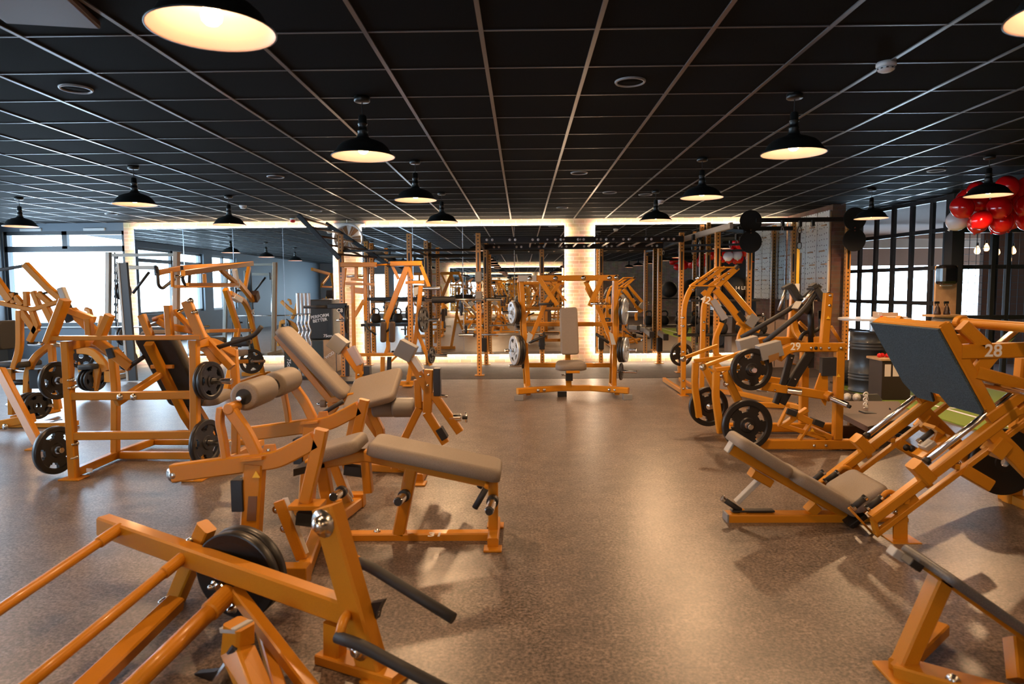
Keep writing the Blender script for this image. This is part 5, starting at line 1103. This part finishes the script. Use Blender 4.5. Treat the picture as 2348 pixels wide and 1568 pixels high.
for k in range(4):
    o = empty('peg_board', (5.008, 0, 0)); tag(o, ['white climbing peg board nearest the rig post at the end of the brick wall','white climbing peg board second from the free end of the brick wall','white climbing peg board third from the free end of the brick wall','narrow white climbing peg board closest to the mirror'][k], 'peg board')
    bm = bmesh.new(); quadbox(bm, (0, ys[k]+.015, 1.18), (.02, ys[k+1]-.015, 2.66)); link('board', bm, PEG, o)
    bm = bmesh.new(); quadbox(bm, (.02, ys[k]+.02, 1.2), (.045, ys[k]+.06, 2.64)); quadbox(bm, (.02, ys[k+1]-.06, 1.2), (.045, ys[k+1]-.02, 2.64)); link('batten', bm, WOOD, o)
    for z, dy in ((2.42,.1), (2.0,.22), (1.78,.05), (1.55,.2)): bm = bmesh.new(); quadbox(bm, (-.03, ys[k]+.03+dy*.5, z), (0, ys[k]+.03+dy*.5+.16, z+.02)); link('grip_ledge', bm, WOOD, o)
# orange upright and bench-like wood box by the stub
p = on(1770, 740, 'y', 12.2); o = empty('wooden_box', (p.x, 12.3, 0)); tag(o, 'pale wooden cabinet box in front of the brick stub wall', 'wooden box'); bm = bmesh.new(); box(bm, (0,0,.42), (.55,.5,.84), .008); link('body', bm, nmat('greyed_wood', (.42,.31,.25), .6), o); bm = bmesh.new(); box(bm, (.0,-.254,.42), (.01,.004,.8), 0); link('door_gap', bm, DW, o)
# fan
p = on(800, 547, 'y', WY-.09); o = empty('wall_fan', p); tag(o, 'round white wall fan above the lit brick column on the left', 'fan')
bm = bmesh.new(); box(bm, (0,.045,0), (.60,.06,.60), .02); link('housing', bm, WHT, o)
bm = bmesh.new(); lathe(bm, [(.27,0), (.285,-.03), (.275,-.05), (.25,-.03), (.245,.01)], (0,0,0), (0,1,0), 40); link('ring', bm, WHT, o)
bm = bmesh.new(); cyl(bm, (0,-.0,0), (0,-.05,0), .07, 24); link('hub', bm, nmat('fan_hub', (.7,.5,.25), .4), o)
for k in range(6):
    bm = bmesh.new(); a = k*PI/3; d = V((math.cos(a),0,math.sin(a))); s_ = V((-math.sin(a),0,math.cos(a)))
    vs_ = [bm.verts.new(p_) for p_ in (d*.06-s_*.03+V((0,.005,0)), d*.235-s_*.085+V((0,.012,0)), d*.235+s_*.06+V((0,-.02,0)), d*.06+s_*.03+V((0,-.01,0)))]; bm.faces.new(vs_)
    r_ = bmesh.ops.extrude_face_region(bm, geom=bm.faces[:]); bmesh.ops.translate(bm, vec=(0,.004,0), verts=[v_ for v_ in r_['geom'] if isinstance(v_, bmesh.types.BMVert)]); link('blade', bm, nmat('fan_blade', (.30,.15,.06), .5), o)
bm = bmesh.new()
for k in range(12): a = k*PI/6; rod(bm, (0.06*math.cos(a),-.052,.06*math.sin(a)), (.26*math.cos(a),-.04,.26*math.sin(a)), .003, 6)
link('guard', bm, WHT, o); bm = bmesh.new(); sweep(bm, arcpts([V((-.05,.0,.62)), V((-.03,-.03,.45)), V((-.02,-.05,.3))], .1), circprof(.008,8), V((0,1,0)), True, miter=False)
link('cable', bm, WHT, o)
# ================================================================ ez bars and plyo boxes by the left mirror
o = empty('bar_stand', (on(697,868,'z',0).x, 11.0, 0)); tag(o, 'low dark floor stand holding upright bars beside the black boxes', 'bar stand'); bm = bmesh.new(); box(bm, (0,0,.02), (.30,.30,.04), .006); link('base', bm, BLK, o); bm = bmesh.new(); 
for k in range(4): cyl(bm, (-.09+.06*k,0,.04), (-.09+.06*k,0,.14), .028, 14)
link('socket', bm, STL, o); bx = o.location.x
for k in range(4):
    e = empty('curl_bar', (bx-.09+.06*k, 11.0, .05)); tag(e, 'chrome wavy curl bar standing upright beside the black boxes', 'curl bar', 'upright chrome curl bars')
    bm = bmesh.new(); s_ = .02; pts = [V((0,0,.0)), V((0,0,.42)), V((s_,0,.52)), V((-s_,0,.62)), V((s_,0,.72)), V((-s_,0,.82)), V((0,0,.92)), V((0,0,1.0))]; sweep(bm, arcpts(pts, .04), circprof(.014), V((0,1,0)), True, miter=False); link('bar', bm, CHR, e)
    bm = bmesh.new(); cyl(bm, (0,0,1.0), (0,0,1.33), .025, 16); link('sleeve', bm, STL, e); bm = bmesh.new(); cyl(bm, (0,0,0), (0,0,.38), .025, 16); link('sleeve', bm, STL, e)
PB = nmat('black_foam_vinyl', (.018,.02,.02), .5); PG = nmat('greenish_black_vinyl', (.035,.045,.04), .5)
def plyo(pxc, y0, y1, Y, w_, label, mat, rot=0, texts=(), d=.5):
    p = on(pxc, y1, 'y', Y); z0 = max(0, p.z) if y1 < 840 else 0; z1 = on(pxc, y0, 'y', Y).z
    o = empty('plyo_box', (p.x, Y+d/2, z0), math.radians(rot)); tag(o, label, 'plyo box'); bm = bmesh.new(); box(bm, (0,0,(z1-z0)/2), (w_, d, z1-z0), .02); link('body', bm, mat, o)
    bm = bmesh.new(); 
    for x_ in (-w_/2+.008, w_/2-.008): box(bm, (x_,-d/2+.004,(z1-z0)/2), (.012,.012,z1-z0-.02), .002)
    link('seam', bm, nmat('seam_piping', (.1,.1,.1), .5), o)
    for t, x_, z_, s_, r in texts:
        q = text_obj('lettering', t, s_, WHD); q.parent = o; q.location = (x_, -d/2-.003, z_); q.rotation_euler = (PI/2, r, 0)
    return z1
TRI = '\u25b2'
plyo(735, 687, 778, 11.75, .44, 'upright black plyo box with white lettering, on top of the stack', PB, 0, (('PERFORM', .0, .40, .075, -.15), ('BETTER', .0, .33, .075, -.15), ('75cm', .13, .06, .07, 0)))
plyo(671, 780, 853, 11.75, .29, 'dark plyo box standing on the floor left of the bars, marked 75cm sideways', PG, 0, (('75cm', -.06, .14, .09, PI/2),))
plyo(728, 779, 853, 11.75, .25, 'dark plyo box under the lettered black one', PG, 0)
plyo(757, 779, 850, 11.72, .24, 'wooden plyo box under the lettered black one, next to the brick column', WOOD, 0, (('WOD', 0, .3, .07, -.6), ))
# ================================================================ barrel table, crate, dispenser
bx_, by_ = on(2015, 903, 'z', 0).x, 9.2
o = empty('barrel_table', (bx_, by_, .012)); tag(o, 'high table made of a black oil barrel with a round pale top', 'barrel table')
bm = bmesh.new(); r = .288; pr = [(0,0), (r,0), (r+.006,.012), (r,.024)]
for z in (.17, .21, .25, .58, .62, .66): pr += [(r,z-.012), (r+.008,z), (r,z+.012)]
pr += [(r,.79), (r+.006,.80), (r,.81), (r-.02,.80), (0,.80)]; lathe(bm, pr, (0,0,0), (0,0,1), 40, smooth=True); link('barrel', bm, nmat('black_glossy_barrel', (.01,.014,.016), .38, coat=.15), o)
bm = bmesh.new(); cyl(bm, (0,0,.80), (0,0,.955), .055, 20); link('post', bm, STL, o); bm = bmesh.new(); cyl(bm, (0,0,.955), (0,0,.985), .44, 44, .3); link('table_top', bm, nmat('pale_table_top', (.5,.52,.55), .3), o)
zt = .998
o = empty('menu_tray', (bx_+.22, by_+.02, zt)); tag(o, 'pale open cardboard tray lying on the barrel table', 'tray'); bm = bmesh.new(); box(bm, (0,0,.01), (.34,.24,.015), .004); box(bm, (-.165,0,.045), (.012,.24,.07), .003); box(bm, (.0,.115,.035), (.34,.012,.06), .003); link('tray_body', bm, nmat('cardboard', (.55,.42,.33), .7), o); bm = bmesh.new(); cyl(bm, (-.172,-.04,.05), (-.175,-.04,.05), .014, 12); link('round_label', bm, WHT, o)
o = empty('red_cup', (bx_+.02, by_-.15, zt)); tag(o, 'tiny red cup on the barrel table', 'cup'); bm = bmesh.new(); lathe(bm, [(0,0), (.014,0), (.018,.03), (.015,.03), (.012,.005), (0,.005)], (0,0,0), (0,0,1), 16); link('cup_body', bm, REDM, o)
cx_, cy2 = on(2040, 850, 'y', 8.6).x, 8.6
o = empty('wooden_stool', (cx_, cy2, .012)); tag(o, 'small dark stool with pale slot cut-outs holding red bows, in front of the barrel', 'stool'); bm = bmesh.new(); box(bm, (0,0,.505), (.42,.36,.03), .005); link('seat', bm, WOOD, o); bm = bmesh.new(); box(bm, (0,0,.245), (.36,.32,.49), .006); link('body', bm, nmat('dark_brown_box', (.03,.018,.014), .5), o); bm = bmesh.new()
for k in range(3): box(bm, (-.11+.10*k,-.161,.37), (.075,.004,.15), 0)
link('pale_panel', bm, nmat('cream_panel', (.75,.66,.58), .6), o)
for k in range(7):
    bm = bmesh.new(); bmesh.ops.create_icosphere(bm, subdivisions=2, radius=.03); tag(link('gift_bow', bm, REDM, None, (cx_-.16+.05*k, cy2-.05+.03*(k%2), .012+.545)), 'small red bow in the row on the dark stool', 'bow', 'red bows on the stool')
px_, py_ = on(2167, 680, 'y', 9.85).x, 9.85
o = empty('wood_stand', (px_, py_, .0)); tag(o, 'tall light wood panel standing at the corner post of the glass partition', 'wooden panel'); bm = bmesh.new(); box(bm, (0,0,.85), (.30,.04,1.70), .004); link('panel', bm, WOOD, o); bm = bmesh.new(); box(bm, (-.1,-.16,1.0), (.45,.30,.03), .004); link('shelf', bm, WOOD, o)
bm = bmesh.new(); box(bm, (.0,-.17,.03), (.36,.36,.06), .004); link('foot', bm, WOOD, o)
o = empty('towel_dispenser', (px_-.08, py_-.02, 1.43)); tag(o, 'glossy black paper towel dispenser fixed on the light wood panel', 'dispenser'); bm = bmesh.new(); box(bm, (0,-.12,.14), (.235,.20,.28), .05); link('cover', bm, nmat('black_gloss_plastic', (.012,.012,.014), .12, coat=.6), o); bm = bmesh.new(); box(bm, (0,-.12,-.008), (.16,.03,.016), .003); link('slot', bm, WHT, o)
for k in range(2):
    o = empty('spray_bottle', (px_-.22+.13*k, py_-.2, 1.015)); tag(o, 'dark trigger spray bottle on the wood stand, %s' % ('left one' if k == 0 else 'right one'), 'spray bottle'); bm = bmesh.new(); lathe(bm, [(0,0), (.042,0), (.044,.02), (.03,.09), (.012,.13), (.012,.15), (0,.15)], (0,0,0), (0,0,1), 20); link('bottle', bm, nmat('brown_bottle', (.04,.025,.02), .25), o); bm = bmesh.new(); box(bm, (-.012,0,.17), (.07,.02,.035), .006); box(bm, (-.035,0,.145), (.008,.015,.04), .003); link('trigger_head', bm, BLK, o)
# mesh panel and bulbs beyond the glass
o = empty('wire_mesh_panel', (0,0,0)); tag(o, 'dark wire mesh panel behind the glass partition', 'mesh panel'); bm = bmesh.new()
for k in range(26): x = 6.6+.11*k; box(bm, (x,10.75,1.25), (.006,.006,2.1), 0)
for k in range(19): box(bm, (8.0,10.756,.25+.11*k), (2.9,.006,.006), 0)
link('mesh', bm, nmat('wire', (.10,.11,.11), .4, .6), o); bm = bmesh.new()
for x in (6.56, 7.35, 7.55, 8.6): box(bm, (x,10.76,1.2), (.05,.05,2.4), .004)
link('mesh_frame', bm, ANTH, o)
EDB = nmat('filament_glow', (1,.6,.3), .3, emit=(1,.50,.18), es=60); EDG = nmat('amber_glass', (1,.7,.4), .05, emit=(1,.55,.22), es=3.5)
for px, py, Y in ((2192,557,11.2), (2241,572,11.2), (2286,575,11.0), (2313,592,11.0), (2323,573,11.6), (2262,566,11.9)):
    p = on(px, py, 'y', Y); o = empty('filament_bulb', p); tag(o, 'warm filament bulb hanging behind the glass partition', 'light bulb', 'filament bulbs behind the partition')
    bm = bmesh.new(); lathe(bm, [(0,-.075), (.025,-.07), (.042,-.045), (.045,-.02), (.035,.015), (.016,.045), (.014,.06)], (0,0,0), (0,0,1), 20); link('glass', bm, EDG, o)
    bm = bmesh.new(); cyl(bm, (0,0,.06), (0,0,.11), .018, 14); link('socket', bm, BLK, o); bm = bmesh.new(); cyl(bm, (0,0,.11), (0,0,CE-p.z), .004, 8); link('cord', bm, BLK, o)
# ---------------------------------------------------------------- balloons
bb = bmesh.new(); prof = [(0,-.16), (.05,-.152), (.095,-.125), (.13,-.08), (.145,-.02), (.145,.03), (.128,.08), (.095,.12), (.055,.145), (.018,.160), (.012,.172), (.018,.18), (0,.182)]
lathe(bb, prof, (0,0,0), (0,0,1), 24); bme = bpy.data.meshes.new('balloon'); bb.to_mesh(bme); bb.free(); bme.materials.append(RED)
GL = 'red balloon in the garland under the ceiling beside the glass partition'
bpts = []
r2 = random.Random(3)
for px, py in ((2222,482),(2213,500+0),(2240,470),(2256,455),(2262,483),(2285,468),(2300,448),(2318,470),(2255,510),(2280,508),(2305,505),(2335,498),(2342,452),(2336,425),(2318,430),(2352,476),(2290,488),(2230,452),(2275,440),(2365,440),(2365,510),(2240,498),(2320,490)):
    bpts.append(on(px, py, 'y', 8.35+r2.uniform(-.3,.3)))
for k in range(70):
    y = 8.0-.135*k; bpts.append(V((6.25+.25*math.sin(k*1.3)+r2.uniform(-.12,.12), y, 2.40+.14*math.sin(k*2.1)+r2.uniform(-.08,.08))))
for it in range(60):
    for i in range(len(bpts)):
        for j in range(i):
            d_ = bpts[i]-bpts[j]; l_ = d_.length
            if l_ < .25: d_ = d_/max(l_, 1e-3)*(.25-l_)*.5; bpts[i] = bpts[i]+d_; bpts[j] = bpts[j]-d_
    for p in bpts: p.z = min(max(p.z, 2.15), CE-.19)
for k, p in enumerate(bpts):
    p.z = min(p.z, CE-.19)
    o = bpy.data.objects.new('balloon', bme); COL.objects.link(o); o.location = p; o.rotation_euler = (r2.uniform(2.4,3.9), r2.uniform(-.6,.6), r2.uniform(0,6)); s_ = r2.uniform(.72,.88); o.scale = (s_,s_,s_)
    tag(o, GL, 'balloon', 'red balloons in the garland')
    if k in (1, 4): o.material_slots[0].link = 'OBJECT'; o.material_slots[0].material = nmat('white_balloon_latex', (.75,.72,.72), .15, coat=.5); tag(o, ['white balloon at the lower end of the red cluster','white balloon peeking between the red ones near the lamp'][(1,4).index(k)], 'balloon')
# ---------------------------------------------------------------- low platform with chain between machine 29 and the turf
m = Mach('belt_squat_platform', 'low brown and grey step platform with a hanging chain, beyond the leg press', 'gym machine', 3.6, 6.6, 0)
WD = nmat('worn_brown_deck', (.10,.065,.05), .6)
pts = [m.q(1932,955,'z',.20), m.q(1990,985,'z',.20), m.q(2090,960,'z',.20), m.q(2060,925,'z',.20), m.q(1932,925,'z',.20)]
m.poly('deck', pts, .05, n=(0,0,1), mat=WD); m.poly('back_plate', [m.q(1930,905,'y',.75), m.q(2012,903,'y',.75), m.q(2022,915,'y',.75), m.q(2014,940,'y',.75), m.q(1930,942,'y',.75)], .02, mat=nmat('grey_steel_plate', (.25,.25,.24), .35, .5))
m.box('base', m.q(1955,995,'y',-.15), (.3,.05,.16), mat=nmat('brown_steel', (.13,.06,.025), .5)); m.box('support_arm', m.q(1951,975,'y',-.1), (.05,.05,.22), mat=nmat('brown_steel2', (.25,.13,.05), .5)); m.bar('base/2', [m.q(1930,1010,'y',-.1), m.q(2010,1010,'y',-.1)], .07, .09, mat=nmat('brown_steel3', (.10,.055,.03), .5))
m.bolt([m.q(1942,910,'y',.73), m.q(1964,911,'y',.73)], r=.03, mat=WHT, h=.03)
m.bar('wedge', [m.q(1980,955,'y',-.1), m.q(2075,985,'y',-.1)], .25, .09, mat=BLK); m.poly('fin', [m.q(2040,935,'y',0.), m.q(2056,965,'y',0.), m.q(2036,965,'y',0.)], .02, mat=BLK); m.bar('wedge/2', [m.q(1975,950,'y',-.15), m.q(2000,952,'y',-.15), m.q(2030,975,'y',-.15)], .12, .06, mat=BLK)
bmc = m.bm('chain', WHT)
for k in range(9):
    c = m.q(1985+(k%2)*2, 904+k*5.6, 'y', .1); lathe(bmc, [(.020,-.006), (.028,0), (.020,.006), (.014,0), (.020,-.006)], c, (1,0,.2) if k%2 else (0,1,.2), 12)
m.end()
o = empty('sled_post', (on(1950,835,'y',9.9).x, 9.9, 0)); tag(o, 'black plate and battle rope pile beside the end post of the rig', 'rope pile')
bm = bmesh.new(); cyl(bm, (-.08,0,.19), (.0,-.05,.19), .17, 26); link('plate_disc', bm, RUBM, o); bm = bmesh.new(); pts = [V((.02,0,.2)), V((.2,-.1,.18)), V((.35,0,.12)), V((.5,-.05,.04)), V((.7,.05,.03))]; sweep(bm, arcpts(pts, .1), circprof(.022), V((0,0,1)), True, miter=False); link('rope', bm, RUBM, o); bm = bmesh.new(); box(bm, (.05,0,.01), (.5,.4,.02), .004); link('base_plate', bm, BLK, o)
# ---------------------------------------------------------------- machines behind the camera, seen in the mirrors
def copy_tree(root, loc, rot, label):
    r = root.copy(); COL.objects.link(r); r.location = loc; r.rotation_euler = (0,0,math.radians(rot)); r['label'] = label; r['group'] = 'machines behind the camera'
    for ch in list(root.children):
        c = ch.copy(); COL.objects.link(c); c.parent = r
    return r
src = {o.name: o for o in COL.objects if o.parent is None and o.type == 'EMPTY'}
bl = 'yellow gym machine behind the camera, seen only in the mirrors'
for nm, loc, rot in (('incline_press_machine', (.9,-1.6,0), 180), ('lat_pulldown_machine', (-2.4,-2.2,0), 180), ('chest_press_machine', (3.2,-2.6,0), 160), ('front_pulldown_machine', (-.9,-4.2,0), 180), ('lat_pulldown_machine', (2.3,-5.4,0), 150), ('incline_press_machine', (-4.4,-4.6,0), 200), ('squat_lunge_machine', (-6.6,-2.6,0), 200), ('chest_press_machine', (-7.4,-.4,0), 90), ('leg_extension_machine', (-5.2,-.9,0), 100), ('squat_lunge_machine', (4.6,-5.6,0), 180)):
    copy_tree(src[nm], loc, rot, bl)
